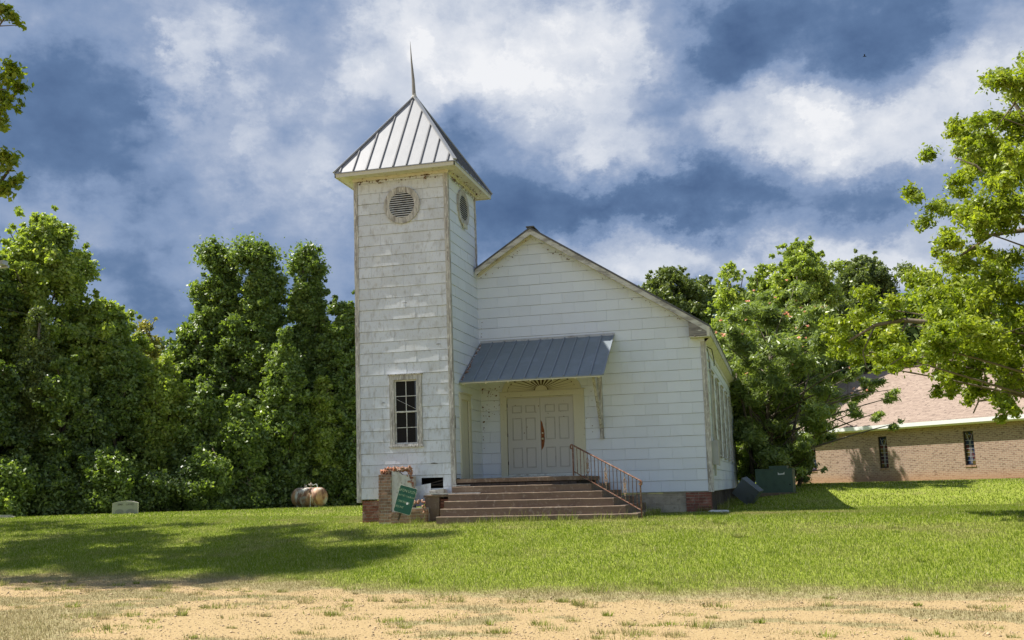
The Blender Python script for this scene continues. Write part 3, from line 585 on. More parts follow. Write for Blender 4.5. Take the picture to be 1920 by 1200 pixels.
# a loose batten leaning inside the upper sash
bt = MB(); bt.bar((-1.51, TY0+.032, 2.50), (-1.0, TY0+.032, 2.24), .03, .006); obj('batten', bt.xf(LEAN), M_sash, church)
# louvre vents
def vent(c, n, rr, fn=LEAN):
    c = Vector(c); n = Vector(n); u = Vector((0, 0, 1)).cross(n).normalized(); z = Vector((0, 0, 1)); K = 36
    ring = MB(); r1, r0 = rr, rr*.70
    def P(r, t, d): return tuple(c+u*(r*math.cos(t))+z*(r*math.sin(t))+n*d)
    v = []; 
    for k in range(K):
        t = 2*PI*k/K; ro = r1+random.uniform(-.006, .006); v += [P(r0, t, .0), P(ro, t, .0), P(ro, t, .045), P(r0, t, .045)]
    f = []
    for k in range(K):
        a = k*4; b = ((k+1) % K)*4
        for i in range(4): f.append((a+i, a+(i+1) % 4, b+(i+1) % 4, b+i))
    ring.add(v, f); ro_ = obj('louvre_vent', ring.xf(fn), M_weath, church)
    bk = MB(); bk.poly([P(r0+.02, 2*PI*k/K, .024) for k in range(K)]); obj('vent_backing', bk.xf(fn), M_dark, ro_)
    sl_ = MB(); nn = 12
    for i in range(nn):
        zz = -r0+(i+.5)*2*r0/nn; hw = math.sqrt(max(r0*r0-zz*zz, 0))
        if hw < .03: continue
        p = [c+u*(-hw)+z*(zz+.012)+n*.026, c+u*hw+z*(zz+.012)+n*.026, c+u*hw+z*(zz-.012)+n*.044, c+u*(-hw)+z*(zz-.012)+n*.044]
        sl_.prism([tuple(q) for q in p], tuple(z*.006+n*.002))
    obj('slats', sl_.xf(fn), M_sash, ro_); return ro_
vent((-1.245, TY0-.014, 7.60), (0, -1, 0), .50)
v2 = vent((.014, -1.20, 7.73), (1, 0, 0), .50)
fl = MB(); fl.prism([(.06, -1.38, 7.27), (.06, -1.0, 7.27), (.06, -1.02, 7.17), (.06, -1.3, 7.17)], (.03, 0, 0)); obj('flashing', fl.xf(LEAN), M_cream, v2)
# tower eave and roof
tcx, tcy = -1.40, -1.245; HW = 1.68; EZ = 8.52
so_ = MB(); so_.box((tcx-HW+.03, tcy-HW+.03, EZ-.10), (tcx+HW-.03, tcy+HW-.03, EZ-.075)); so_.box((tcx-1.33, tcy-1.28, EZ-.17), (tcx+1.35, tcy+1.28, EZ-.10)); obj('soffit', so_, M_soffit, church)
fa = MB()
for a in range(4):
    pts = [(-HW+.012, -HW+.012, EZ-.125), (HW-.012, -HW+.012, EZ-.125), (HW-.012, -HW+.012, EZ-.015), (-HW+.012, -HW+.012, EZ-.015)]; Rz = Matrix.Rotation(a*PI/2, 3, 'Z')
    pp = [Rz @ Vector((p[0], p[1], 0))+Vector((tcx, tcy, p[2])) for p in pts]; fa.prism(pp, tuple(Rz @ Vector((0, .028, 0))))
obj('fascia', fa, M_cream, church)
tr_ = MB(); AP = Vector((-1.43, tcy, 11.08)); cs = [Vector((tcx+sx*HW, tcy+sy*HW, EZ)) for sx, sy in ((-1, -1), (1, -1), (1, 1), (-1, 1))]
for i in range(4): tr_.poly([cs[i], cs[(i+1) % 4], AP])
tr_.poly([c-Vector((0, 0, .03)) for c in reversed(cs)])
for i in range(4): tr_.poly([cs[i]-Vector((0, 0, .03)), cs[(i+1) % 4]-Vector((0, 0, .03)), cs[(i+1) % 4], cs[i]])
tro = obj('tower_roof', tr_, M_metal, church)
sm_ = MB(); hp = MB(); M_seam = mat('dark_roof_seam', (.13, .135, .145), .6)
for i in range(4):
    a, b = cs[i], cs[(i+1) % 4]; mid = (a+b)/2; nrm = (b-a).cross(AP-a).normalized(); N_ = 9
    for k in range(N_):
        t = (k+.45)/N_; p = a+(b-a)*t; q = t if t < .5 else 1-t; top = mid+(AP-mid)*(2*q)*.965; top = p+(AP-mid)*(2*q)*.965
        sm_.bar(p+nrm*.012, top+nrm*.012, .022 if k % 2 else .034, .034, nrm)
    hp.bar(a+(a-Vector((tcx, tcy, a.z))).normalized()*.01+Vector((0, 0, .02)), AP+Vector((0, 0, .03)), .10, .035)
obj('seams', sm_, M_seam, tro); obj('hip_cap', hp, M_metal, tro)
sp = MB(); tip = Vector((-1.53, tcy-.02, 12.74)); sp.tube([AP-Vector((0, 0, .12)), AP+(tip-AP)*.3+Vector((.006, 0, 0)), AP+(tip-AP)*.65+Vector((-.004, 0, 0)), tip], [.062, .045, .024, .003], 8); spo = obj('spire', sp, mat('weathered_spire', (.22, .21, .20), .7, [(8, 4, .5, .7, (.36, .34, .31), (1, 1, .3), .8)]), church)
cl = MB(); cl.lathe([(.0, .0), (.10, .0), (.09, .05), (.065, .09), (.055, .15), (.0, .15)], 10, Matrix.Translation(AP-Vector((0, 0, .07)))); obj('collar', cl, M_weath, spo)
# casing of the narrow door on the tower's side
cas = MB(); cas.box((.0, -1.96, .44), (.045, -1.82, 2.62)); cas.box((.0, -1.20, .44), (.045, -1.04, 2.62)); cas.box((.0, -1.82, 2.48), (.045, -1.20, 2.62)); cas.box((.0, -2.0, 2.625), (.07, -1.0, 2.66)); so2 = obj('door_frame', cas.xf(LEAN), M_cream, church)
dd_ = MB()
for k in range(3): dd_.box((-.02, -1.815+k*.204, .44), (-.005, -1.815+k*.204+.196, 2.48), .001)
obj('door', dd_.xf(LEAN), M_cream, church)
# wood and gap at the broken lower corner
bc = MB(); bc.box((-.06, TY0+.02, .02), (-.01, TY0+.42, .47)); obj('sheathing', bc, M_skirt, church)
# entrance doors
DL, DR, DB, DT = .725, 2.55, .56, 2.59
df = MB(); df.box((.53, -.05, .47), (DL-.012, .06, 2.62)); df.box((DR+.012, -.05, .47), (2.86, .06, 2.62)); df.box((.53, -.052, 2.622), (2.86, .06, 2.765)); df.box((.50, -.06, 2.768), (2.89, .02, 2.785))
df.box((DL-.06, -.018, 2.59), (DR+.06, .02, 2.615))
dfo = obj('door_frame', df, M_cream, church)
th_ = MB(); th_.box((.53, -.16, .452), (2.86, .05, .50)); th_.box((DL, -.05, .505), (DR, .05, .552)); obj('threshold', th_, M_sash, dfo)
midx = (DL+DR)/2; M_mould = mat('shade_toned_door_moulding', (.40, .39, .35), .6, [(6, 4, .5, .7, (.30, .28, .23), (1, 1, 1), .8)])  # darker colour paints in shade so the door mouldings stand out
for k, (a, b) in enumerate(((DL, midx-.004), (midx+.004, DR))):
    d = MB(); d.box((a, -.005, DB), (b, .035, DT-.004)); do = obj('door', d, M_door, church)
    p_ = MB(); w_ = b-a
    for c in range(2):
        xa = a+.13+c*(w_-.26+.10)/2; xb = xa+(w_-.26-.10)/2
        for (z0, z1) in ((DB+.16, DB+.70), (DB+.90, DB+1.50), (DB+1.63, DB+1.84)):
            t = .028
            for (q0, q1, q2, q3) in ((xa, z0, xb, z0+t), (xa, z1-t, xb, z1), (xa, z0+t, xa+t, z1-t), (xb-t, z0+t, xb, z1-t)): p_.box((q0, -.016, q1), (q2, -.0055, q3))
    obj('panel_moulding', p_, M_mould, do)
    if k == 1:
        ru = MB(); pts = []
        zs = np.linspace(DB+.62, DB+1.42, 18)
        for z in zs: pts.append((midx+.010, -.0075, float(z)))
        for z in zs[::-1]:
            t = (float(z)-DB-.62)/.80; pts.append((midx+.016+.115*(math.sin(PI*t)**.6)*(1-.4*t)+random.uniform(-.006, .006), -.0075, float(z)))
        ru.poly(pts); obj('rust_stain', ru, M_rustst, do)
        for zz in (DB+.92, DB+1.07):
            kn = MB(); kn.lathe([(0, .0), (.03, .0), (.03, .008), (.014, .014), (.014, .035), (.028, .045), (.026, .06), (.0, .066)] if zz < DB+1 else [(0, 0), (.026, 0), (.026, .012), (.0, .014)], 12, Matrix.Translation((midx+.055, -.012, zz)) @ Matrix.Rotation(PI/2, 4, 'X')); obj('door_knob', kn, mat('worn_brass', (.72, .66, .48), .35, metal=.6), do, smooth=True)
    else:
        for zz in (.25, 1.0, 1.8): hg = MB(); hg.box((DL-.016, -.02, DB+zz), (DL+.003, -.006, DB+zz+.09)); obj('hinge', hg, M_dark, do)
# sunburst fan over the doors
fan = MB(); fx, fz = 1.69, 2.79; M_fan = M_cream
Nf = 15
for i in range(Nf):
    t = PI*(i+.5)/Nf; c, s = math.cos(t), math.sin(t); p0 = Vector((fx+.20*c, -.030, fz+.12*s)); p1 = Vector((fx+.945*c, -.030, fz+.435*s)); w0, w1 = .006, .046
    d = (p1-p0).normalized(); pe = Vector((-d.z, 0, d.x)); fan.prism([p0-pe*w0, p1-pe*w1, p1+pe*w1, p0+pe*w0], (0, .018, 0))
fo = obj('sunburst', fan, M_fan, church)
fb_ = MB(); fb_.poly([(fx+.95*math.cos(PI*i/24), -.0185, fz+.44*math.sin(PI*i/24)) for i in range(25)]); obj('sunburst_backing', fb_, mat('brown_sunburst_gap', (.075, .045, .025), .9), fo)
hb_ = MB(); hb_.prism([(fx+.17*math.cos(PI*i/12), -.045, fz+.13*math.sin(PI*i/12)) for i in range(13)], (0, .028, 0)); obj('sunburst_hub', hb_, M_fan, fo)
ar = MB()
for i in range(24):
    t0, t1 = PI*i/24, PI*(i+1)/24
    ar.prism([(fx+r_*math.cos(t), -.05, fz+q*math.sin(t)) for r_, q, t in ((.95, .44, t0), (1.10, .56, t0), (1.10, .56, t1), (.95, .44, t1))], (0, .045, 0))
obj('sunburst_arch', ar, M_cream, fo)
# awning
aw = MB(); AY = -1.95; zt, zb = 4.17, 2.915
x0t, x0b, x1t, x1b = -.02, -.02, 3.74, 3.74
aw.prism([(x0t, -.02, zt), (x1t, -.02, zt), (x1b, AY, zb), (x0b, AY, zb)], (0, 0, -.022)); awo = obj('awning', aw, M_awn, church)
asm = MB(); nrm = Vector((0, -(zt-zb), 1.93)).normalized()
for k in range(1, 11):
    x = .02+(3.72)*k/11; asm.bar(Vector((x, -.03, zt-.004))+nrm*.012, Vector((x, AY+.005, zb+.003))+nrm*.012, .03, .03, nrm)
asm.bar(Vector((3.725, -.03, zt-.004))+nrm*.008, Vector((3.725, AY+.005, zb+.003))+nrm*.008, .035, .02, nrm)
obj('seams', asm, mat('awning_seam', (.24, .27, .31), .5, metal=.3), awo)
fls = MB(); fls.box((.0, -.035, zt-.01), (3.76, -.018, zt+.055)); obj('flashing', fls, mat('dull_flashing', (.42, .44, .46), .6, [(6, 4, .5, .7, (.2, .19, .18), (1, 1, 1), .8)]), awo)
rl = MB()
edge = [(.01, AY+.01+1.9*i/30, zb+.012+(zt-zb-.02)*i/30) for i in range(31)]; inn = [(.03+random.random()**2*.10, p[1]+random.uniform(-.02, .02), p[2]+.004) for p in edge]
for i in range(30): rl.poly([edge[i], inn[i], inn[i+1], edge[i+1]])
obj('rusty_edge', rl, mat('rust_edge', (.20, .10, .06), .9, [(16, 4, .5, .6, (.55, .56, .58), (1, 1, 1), 1), (9, 3, .6, .65, (.03, .03, .03), (1, 1, 1), 1)]), awo)
af = MB(); af.box((.03, AY+.012, zb-.05), (3.70, AY+.04, zb-.024)); af.prism([(.03, -.03, zt-.03), (3.70, -.03, zt-.03), (3.70, AY+.06, zb-.03), (.03, AY+.06, zb-.03)], (0, 0, -.018))
af.bar((3.715, -.03, zt-.06), (3.715, AY+.04, zb-.055), .025, .07, (1, 0, 0)) if False else None
for k in range(7): x = .1+3.5*k/6; af.bar((x, -.04, zt-.070), (x, AY+.05, zb-.062), .04, .035, (0, 0, 1))
obj('awning_frame', af, M_cream, awo)
br = MB(); br.box((3.26, -.06, 1.43), (3.36, -.012, 3.1)); br.box((3.25, -.075, 1.42), (3.37, -.012, 1.47)); br.bar((3.31, -.06, 1.72), (3.31, -1.15, 3.20), .10, .075, (1, 0, 0)); br.bar((3.31, -.06, 3.16), (3.31, -1.25, 3.22), .07, .06, (1, 0, 0)); br.bar((3.31, -.62, 2.50), (3.31, -.30, 3.14), .045, .03, (1, 0, 0))
obj('awning_bracket', br, M_weath, awo)
# ------------------------------------------------------------------ concrete steps with iron railing
steps = thing('concrete_steps', 'wide brown concrete steps rising to the double doors with a rusty railing', 'steps', (1.7, -2.4, -.6))
fr_y = [-2.45, -2.72, -2.98, -3.24, -3.50, -3.76]; rx = [3.20, 3.47, 3.77, 4.08, 4.38, 4.69]; tz = [.45, .26, .085, -.08, -.255, -.43]; lx = [.03, .008, -.005, -.02, -.035, -.045]
for k in range(6):
    s = MB(); zb_ = (tz[k+1]+.003) if k < 5 else -.85
    if k == 0: zb_ = tz[0]-.10
    nseg = 26
    # a slab with a slightly uneven front edge, plus its flank on the right
    topf = []; 
    for i in range(nseg+1):
        x = lx[k]+(rx[k]-lx[k])*i/nseg; e = random.uniform(-.008, .008); topf.append((x, fr_y[k]+e, tz[k]+random.uniform(-.004, .003)))
    for i in range(nseg):
        a, b = topf[i], topf[i+1]; c0 = (a[0], a[1]+.012, zb_); c1 = (b[0], b[1]+.012, zb_)
        am = (a[0], a[1]-.002, a[2]-.012); bm = (b[0], b[1]-.002, b[2]-.012)
        s.poly([c0, c1, bm, am]); s.poly([am, bm, (b[0], b[1]+.012, b[2]), (a[0], a[1]+.012, a[2])]); yb_ = -.035 if k == 0 else -.04
        ybk = yb_ if a[0] > .05 else TY0-.04
        if k == 0 or a[0] > .05 or True: s.poly([(a[0], a[1]+.012, a[2]), (b[0], b[1]+.012, b[2]), (b[0], ybk, tz[k]), (a[0], ybk, tz[k])])
    s.poly([(rx[k], fr_y[k]+.012, zb_), (rx[k], -.04, zb_), (rx[k], -.04, tz[k]), (rx[k], fr_y[k]+.012, tz[k]-.002)]); s.poly([(lx[k], TY0-.035 if k else -.04, zb_), (lx[k], fr_y[k]+.012, zb_), (lx[k], fr_y[k]+.01, tz[k]), (lx[k], TY0-.035 if k else -.04, tz[k])])
    if k == 0: s.poly([(lx[0], fr_y[0]+.01, zb_), (lx[0], -.04, zb_), (rx[0], -.04, zb_), (rx[0], fr_y[0]+.01, zb_)])
    obj('step', s, M_conc, steps)
rb = MB(); rb.box((.04, -2.34, .262), (3.1, -.06, .349)); bricks(rb, .06, 3.05, .264, .345, -2.40, .06); obj('riser_fill', rb, M_skirt, steps)
rail = MB(); P0 = Vector((2.955, -2.35, 1.20)); P1 = Vector((4.79, -3.85, .29)); B0 = Vector((3.0, -2.37, .55)); B1 = Vector((4.79, -3.84, -.36))
n_r = 17; hor = (P1-P0)
def curl(p, d, s): 
    out = []; u = Vector((d.x, d.y, 0)).normalized()
    for i in range(10):
        t = i/9*PI*1.5; r_ = .055*(1-.35*i/9); out.append(p+u*(r_*math.sin(t))*s+Vector((0, 0, -.055+r_*math.cos(t))))
    return out
pr_ = [P0+(P1-P0)*i/8 for i in range(9)]
rail.tube(list(reversed(curl(P0, hor, -1)))+pr_+curl(P1, hor, 1), .019, 6); rail.bar(B0, B1, .03, .014)
po = MB()
rlo = obj('railing', rail, M_rust, steps)
for p, zbm in ((Vector((2.985, -2.37, 1.19)), .45), (Vector((4.79, -3.85, .28)), gz(4.79, -3.85)-.05)):
    m = MB(); m.bar((p.x, p.y, zbm), (p.x, p.y, p.z), .032, .032); obj('post', m, M_rust, rlo)
for i in range(1, n_r+1):
    t = i/(n_r+1); a = B0+(B1-B0)*t; b = Vector((a.x, a.y, (P0+(P1-P0)*t).z)); m = MB(); m.bar(a, b, .015, .015)
    if i in (4, 9, 14):
        c = (a+b)/2
        for sgn in (-1, 1):
            u = Vector((hor.x, hor.y, 0)).normalized()*sgn
            for (h0, h1, wv) in ((-.19, 0, .055), (0, .19, .055), (-.10, .10, .035)):
                m.tube([c+Vector((0, 0, h0+(h1-h0)*q/8))+u*wv*math.sin(PI*q/8) for q in range(9)], .007, 5)
        for h in (-.2, -.16, .0, .17, .2): m.lathe([(0, -.012), (.022, 0), (0, .012)], 6, Matrix.Translation(c+Vector((0, 0, h))))
        obj('ornamental_baluster', m, mat('rusty_ornament', (.24, .15, .09), .8, [(20, 4, .5, .6, (.42, .38, .33), (1, 1, 1), .8)]) if i == 4 else bpy.data.materials['rusty_ornament'], rlo)
    else: obj('baluster', m, M_rust, rlo)

# wasp mud and rot spots under the eaves and along the corner by the doors
def spots(name, pts, r0, r1, seed, m=None):
    rn = random.Random(seed); q = MB()
    for (p, n_) in pts:
        p = Vector(p); n_ = Vector(n_); u = n_.orthogonal().normalized(); v = n_.cross(u); k = rn.randint(5, 8); r_ = rn.uniform(r0, r1)*(2.0 if rn.random() < .12 else 1); e1, e2 = rn.uniform(.6, 1.6), rn.uniform(.6, 1.3)
        q.prism([tuple(p+n_*.001+u*(r_*e1*math.cos(2*PI*i/k)*rn.uniform(.7, 1.2))+v*(r_*e2*math.sin(2*PI*i/k)*rn.uniform(.7, 1.2))) for i in range(k)], tuple(n_*.008))
    o = obj(name, q, m or M_mud, church); o['kind'] = 'stuff'; return o
M_mud = mat('dried_mud', (.13, .07, .035), .95, [(30, 3, .5, .6, (.24, .15, .08), (1, 1, 1), .8)])
rn = random.Random(4)
sp1 = []
for i in range(70):
    x = rn.uniform(-2.5, .0); 
    if vnoise(np.array([x*3.0]), np.array([.3]), 4)[0] > .42: sp1.append(((x-.11, TY0-.02-abs(rn.gauss(0, .03)), EZ-.172), (0, 0, -1)))
    if rn.random() < .5: sp1.append(((x-.11, TY0-.024, EZ-.19-abs(rn.gauss(0, .05))), (0, -1, 0)))
for i in range(46): sp1.append(((-.08+.03, rn.uniform(-2.3, -.1), EZ-.19-abs(rn.gauss(0, .05))), (1, 0, 0))); sp1.append(((.05+abs(rn.gauss(0, .05)), rn.uniform(-2.4, -.2), EZ-.172), (0, 0, -1)))
spots('mud_spots', sp1, .008, .019, 5)
sp2 = []
for i in range(60):
    x = rn.uniform(.05, 5.6) if rn.random() < .6 else rn.uniform(.1, 2.6); sp2.append(((x, -.022, ztop(x)-.24-abs(rn.gauss(0, .08))), (0, -1, 0)))
for i in range(30): z = rn.uniform(.6, 4.0)+rn.uniform(0, 1); sp2.append(((.03+abs(rn.gauss(0, .02)), -.022, z), (0, -1, 0)))
for i in range(42): sp2.append(((rn.uniform(.06, .52), -.022, 2.95-abs(rn.gauss(0, .6))), (0, -1, 0)))
for i in range(12): sp2.append(((rn.uniform(2.9, 3.3), -.022, rn.uniform(1.5, 2.8)), (0, -1, 0)))
spots('mud_spots', sp2, .004, .013, 6)
sp3 = [((rn.uniform(DL+.05, DR-.05), -.017, rn.uniform(DB+.9, DT-.1)), (0, -1, 0)) for i in range(11)]; spots('mud_spots', sp3, .006, .016, 7)
# dark gaps where shingles at the tower's corner have broken away
M_gap = mat('broken_gap', (.05, .042, .034), .95)
gp_ = [((-.32, TY0-.02, .70), .16, .018), ((-.012, TY0+.16, 2.0), .0, .0)]
for (x0, z0, w_, h_) in ((-.62, .845, .20, .022), (-1.9, 2.42, .10, .012), (-.40, 3.85, .14, .014), (-1.3, 4.98, .16, .010)):
    g_ = MB(); g_.prism([(x0, TY0-.024, z0), (x0+w_, TY0-.024, z0-.004), (x0+w_*.8, TY0-.024, z0+h_*.5), (x0+w_*.45, TY0-.024, z0+h_), (x0+w_*.15, TY0-.024, z0+h_*.6)], (0, .004, 0)); obj('broken_edge', g_.xf(LEAN), M_gap, church)
for (y0, z0, h_) in ((-2.36, 1.70, .34), (-2.40, .12, .33), (-2.38, 2.9, .12)):
    g_ = MB(); g_.prism([(.022, y0, z0), (.022, y0+.055, z0+.02), (.022, y0+.04, z0+h_), (.022, y0+.005, z0+h_*.9)], (-.005, 0, 0)); obj('broken_edge', g_.xf(LEAN), M_gap, church)
# ------------------------------------------------------------------ ruined masonry beside the tower
ruin = thing('brick_ruin', 'broken brick stub with crumbling top and a gray stucco face in front of the tower', 'masonry stub', (-1.4, -2.85, -.48))
rb = MB(); bricks(rb, -1.80, -1.475, -.56, .62, -3.02, .10, bw=.152); bricks(rb, -3.02, -2.52, -.56, .62, -1.80, .06, sdir=1, bw=.2); obj('brick_column', rb, M_brick_b, ruin)
mr_ = MB(); mr_.box((-1.792, -3.012, -.6), (-1.482, -2.52, .60)); obj('mortar_bed', mr_, M_mortar, ruin)
stc = MB(); pts = [(-1.475, -2.965, -.56), (-1.02, -2.965, -.56), (-.955, -2.965, -.30), (-.975, -2.965, .0), (-.93, -2.965, .22), (-.975, -2.965, .42), (-1.03, -2.965, .56), (-1.2, -2.965, .585), (-1.3, -2.965, .66), (-1.475, -2.965, .68)]
stc.prism(pts, (0, .12, 0)); obj('stucco_panel', stc, M_stucco, ruin)
def rubble(mb, a, b, n, s0, s1):
    for i in range(n):
        c = [random.uniform(a[k], b[k]) for k in range(3)]; s = [random.uniform(s0, s1)*q for q in (1.5, 1, .7)]
        M = Matrix.Translation(c) @ Matrix.Rotation(random.uniform(0, 6), 4, Vector((random.random(), random.random(), random.random()+.1)).normalized()); v = []
        for x in (-1, 1):
            for y in (-1, 1):
                for z in (-1, 1): v.append(tuple(M @ Vector((x*s[0]*random.uniform(.6, 1), y*s[1]*random.uniform(.6, 1), z*s[2]*random.uniform(.6, 1)))))
        mb.add(v, [(0, 1, 3, 2), (4, 6, 7, 5), (0, 4, 5, 1), (2, 3, 7, 6), (0, 2, 6, 4), (1, 5, 7, 3)])
cr = MB(); rubble(cr, (-1.77, -3.0, .60), (-1.50, -2.6, .70), 46, .018, .045); rubble(cr, (-1.72, -2.98, .68), (-1.45, -2.7, .76), 26, .015, .04); rubble(cr, (-1.5, -2.99, .69), (-1.02, -2.8, .77), 60, .015, .045); rubble(cr, (-1.06, -2.98, .38), (-.96, -2.85, .72), 34, .015, .035); rubble(cr, (-.97, -2.98, -.2), (-.92, -2.86, .4), 30, .012, .03)
obj('crumbled_bricks', cr, M_brick_o, ruin)
bk = MB(); bk.box((-1.475, -2.845, -.6), (-1.0, -2.52, .55)); obj('core', bk, M_mortar, ruin)
low = MB(); bricks(low, -1.42, -.50, -.60, -.20, -3.14, .10, keep=lambda x, z: z < -.33 or x > -.95); obj('low_brick_course', low, M_brick_b, ruin)
lm = MB(); lm.box((-1.42, -3.13, -.62), (-.53, -2.85, -.36)); lm.box((-.92, -3.13, -.361), (-.53, -2.9, -.22)); obj('mortar_bed', lm, M_mortar, ruin)
lc = MB(); rubble(lc, (-.62, -3.14, -.36), (-.50, -3.05, -.18), 26, .012, .035); obj('crumbled_bricks', lc, M_brick_o, ruin); lc = MB(); rubble(lc, (-.95, -3.1, -.12), (-.6, -2.9, -.06), 18, .02, .04); obj('crumbled_bricks', lc, M_brick_o, ruin)
blk = thing('foundation_corner', 'mossy brown masonry corner between the ruined brick stub and the left end of the steps', 'masonry', (-.3, -2.7, -.5))
b2 = MB(); b2.box((-.66, -2.86, -.62), (-.28, -2.5, .02), .01); b2.box((-.68, -2.88, .025), (-.02, -2.5, .075), .012); obj('block', b2, M_conc, blk)
b3 = MB(); bricks(b3, -.27, -.03, -.6, .02, -2.80, .1, bw=.18); obj('brick_infill', b3, M_brick_r, blk)
# debris leaning at the hole in the siding
sh = MB(); sh.prism([(-1.0, -2.62, .30), (-.58, -2.62, .36), (-.58, -2.62, .02), (-.66, -2.62, -.02), (-.76, -2.62, -.12), (-.80, -2.62, -.2), (-.98, -2.62, -.2)], (0, .012, 0))
set_props(obj('shingle_sheet', sh, M_tower, None, (-.8, -2.6, -.2)), 'torn pale siding sheet leaning between the stucco stub and the hole under the tower window', 'siding sheet')
slb = MB(); slb.box((-.55, -2.78, .085), (-.18, -2.52, .20), .02); set_props(obj('concrete_slab', slb, M_stucco, None, (-.4, -2.65, .08)), 'pale broken slab lying on the masonry corner just under the hole in the tower siding', 'slab')
pl_ = MB(); pl_.bar((-.62, -2.93, .105), (.75, -2.80, .098), .11, .02); set_props(obj('wood_plank', pl_, M_sash, None, (0, -2.9, .09)), 'thin pale plank lying across the left end of the steps', 'plank')
pl_ = MB(); pl_.bar((.0, -2.62, .285), (.42, -2.55, .29), .13, .015); set_props(obj('wood_scrap', pl_, M_sash, None, (.2, -2.6, .27)), 'short pale board scrap on the second step at its left end', 'board')
vd = MB(); 
for k in range(7): vd.bar((-.86+random.uniform(-.0, .1), -2.36+.02*k, .27+random.uniform(0, .1)), (-.34, -2.36+.02*k, .30+random.uniform(0, .16)), .03, .012)
obj('splintered_lath', vd, M_skirt, church)
pv = MB(); pv.tube([(6.05, -.28, gz(6.1, -.3)+.045), (6.50, -.62, gz(6.5, -.6)+.045)], .032, 8); set_props(obj('gutter_pipe', pv, mat('pale_pipe', (.62, .63, .63), .5), None, (6.3, -.45, gz(6.3, -.45))), 'upper of two pale pipe offcuts lying by the red brick pier', 'pipe', 'pipe offcuts by the pier')
pv = MB(); pv.tube([(6.02, -.42, gz(6.1, -.4)+.04), (6.34, -.72, gz(6.3, -.7)+.04)], .028, 8); set_props(obj('gutter_pipe', pv, bpy.data.materials['pale_pipe'], None, (6.2, -.6, gz(6.2, -.6))), 'lower and shorter of two pale pipe offcuts lying by the red brick pier', 'pipe', 'pipe offcuts by the pier')
bo = MB(); bo.box((5.5, -.20, gz(5.8, -.15)-.01), (6.08, -.10, gz(5.8, -.15)+.03), .008); set_props(obj('wood_board', bo, M_weath, None, (5.8, -.15, gz(5.8, -.15))), 'low gray board lying along the foot of the red brick pier', 'board')

# ------------------------------------------------------------------ leaning green sign
sg = thing('cemetery_sign', 'leaning green metal sign with faded pale lettering on a short post', 'sign', (-.90, -3.98, gz(-.9, -3.98)))
Ms = Matrix.Translation((-.72, -4.0, -.02)) @ Matrix.Rotation(R(-3), 4, 'Z') @ Matrix.Rotation(R(-6), 4, 'X') @ Matrix.Rotation(R(15.0), 4, 'Y')
def rrect(w_, h_, r_, n=5):
    out = []
    for cx, cz, a0 in ((w_/2-r_, h_/2-r_, 0), (-w_/2+r_, h_/2-r_, 90), (-w_/2+r_, -h_/2+r_, 180), (w_/2-r_, -h_/2+r_, 270)):
        for i in range(n+1): t = R(a0+90*i/n); out.append((cx+r_*math.cos(t), 0, cz+r_*math.sin(t)))
    return out
SWd, SHt = .455, .635; SHR = .09
def shr(p): return (p[0]+SHR*p[2]*0, p[1], p[2]-0.0*p[0])
bd = MB(); bd.prism([tuple(Ms @ Vector((p[0], -.0075, p[2]))) for p in rrect(SWd-.016, SHt-.016, .032)], tuple(Ms.to_3x3() @ Vector((0, .006, 0))))
sbo = obj('sign_board', bd, mat('sign_green', (.004, .055, .028), .45, [(4, 4, .5, .7, (.012, .10, .05), (1, 1, 1), .7), (30, 3, .66, .74, (.10, .2, .12), (1, 1, 1), .6)]), sg)
rimm = MB(); rimm.prism([tuple(Ms @ Vector((p[0], -.004, p[2]))) for p in rrect(SWd, SHt, .04)], tuple(Ms.to_3x3() @ Vector((0, .006, 0)))); obj('rim', rimm, mat('sign_rim', (.50, .50, .40), .6), sbo)
M_let = mat('faded_lettering', (.26, .33, .20), .7, [(25, 3, .45, .62, (.05, .18, .09), (1, 1, 1), .85)])
def text(body, size, M, m, parent, sx=1.0, name='lettering'):
    cu = bpy.data.curves.new('t', 'FONT'); cu.body = body; cu.size = size; cu.align_x = 'CENTER'; cu.align_y = 'CENTER'; cu.extrude = .0008; cu.resolution_u = 3; cu.offset = size*.012
    to = bpy.data.objects.new('t', cu); COL.objects.link(to); dg = bpy.context.evaluated_depsgraph_get(); me = bpy.data.meshes.new_from_object(to.evaluated_get(dg)); bpy.data.objects.remove(to); bpy.data.curves.remove(cu)
    mb = MB(); mb.v = [tuple(M @ Matrix.Rotation(PI/2, 4, 'X') @ Vector((v.co.x*sx, v.co.y, v.co.z))) for v in me.vertices]; mb.f = [tuple(p.vertices) for p in me.polygons]; bpy.data.meshes.remove(me)
    return obj(name, mb, m, parent)
for (bdy, sz, zz, xx, sx) in (('GADN UGDY', .088, .205, .0, .92), ('BAPTIST CHURCH', .062, .085, 0, .82), ('CEMETERY & ', .066, -.055, -.02, .86), ('FOUNT', .07, -.185, -.095, .9)):
    text(bdy, sz, Ms @ Matrix.Translation((xx, -.0092, zz)), M_let, sbo, sx)
bl_ = MB(); bl_.prism([tuple(Ms @ Vector((.075+.028*math.cos(t), -.010, -.065+.032*math.sin(t)))) for t in np.linspace(0, 2*PI, 9)[:-1]], tuple(Ms.to_3x3() @ Vector((0, .001, 0)))); obj('pale_patch', bl_, M_sash, sbo)
ps = MB(); a = Ms @ Vector((-.02, .035, .10)); b = Ms @ Vector((-.055, .035, -.50)); ps.bar(a, b, .045, .02, (0, 1, 0)); obj('post', ps, mat('dark_post', (.07, .055, .035), .9), sg)

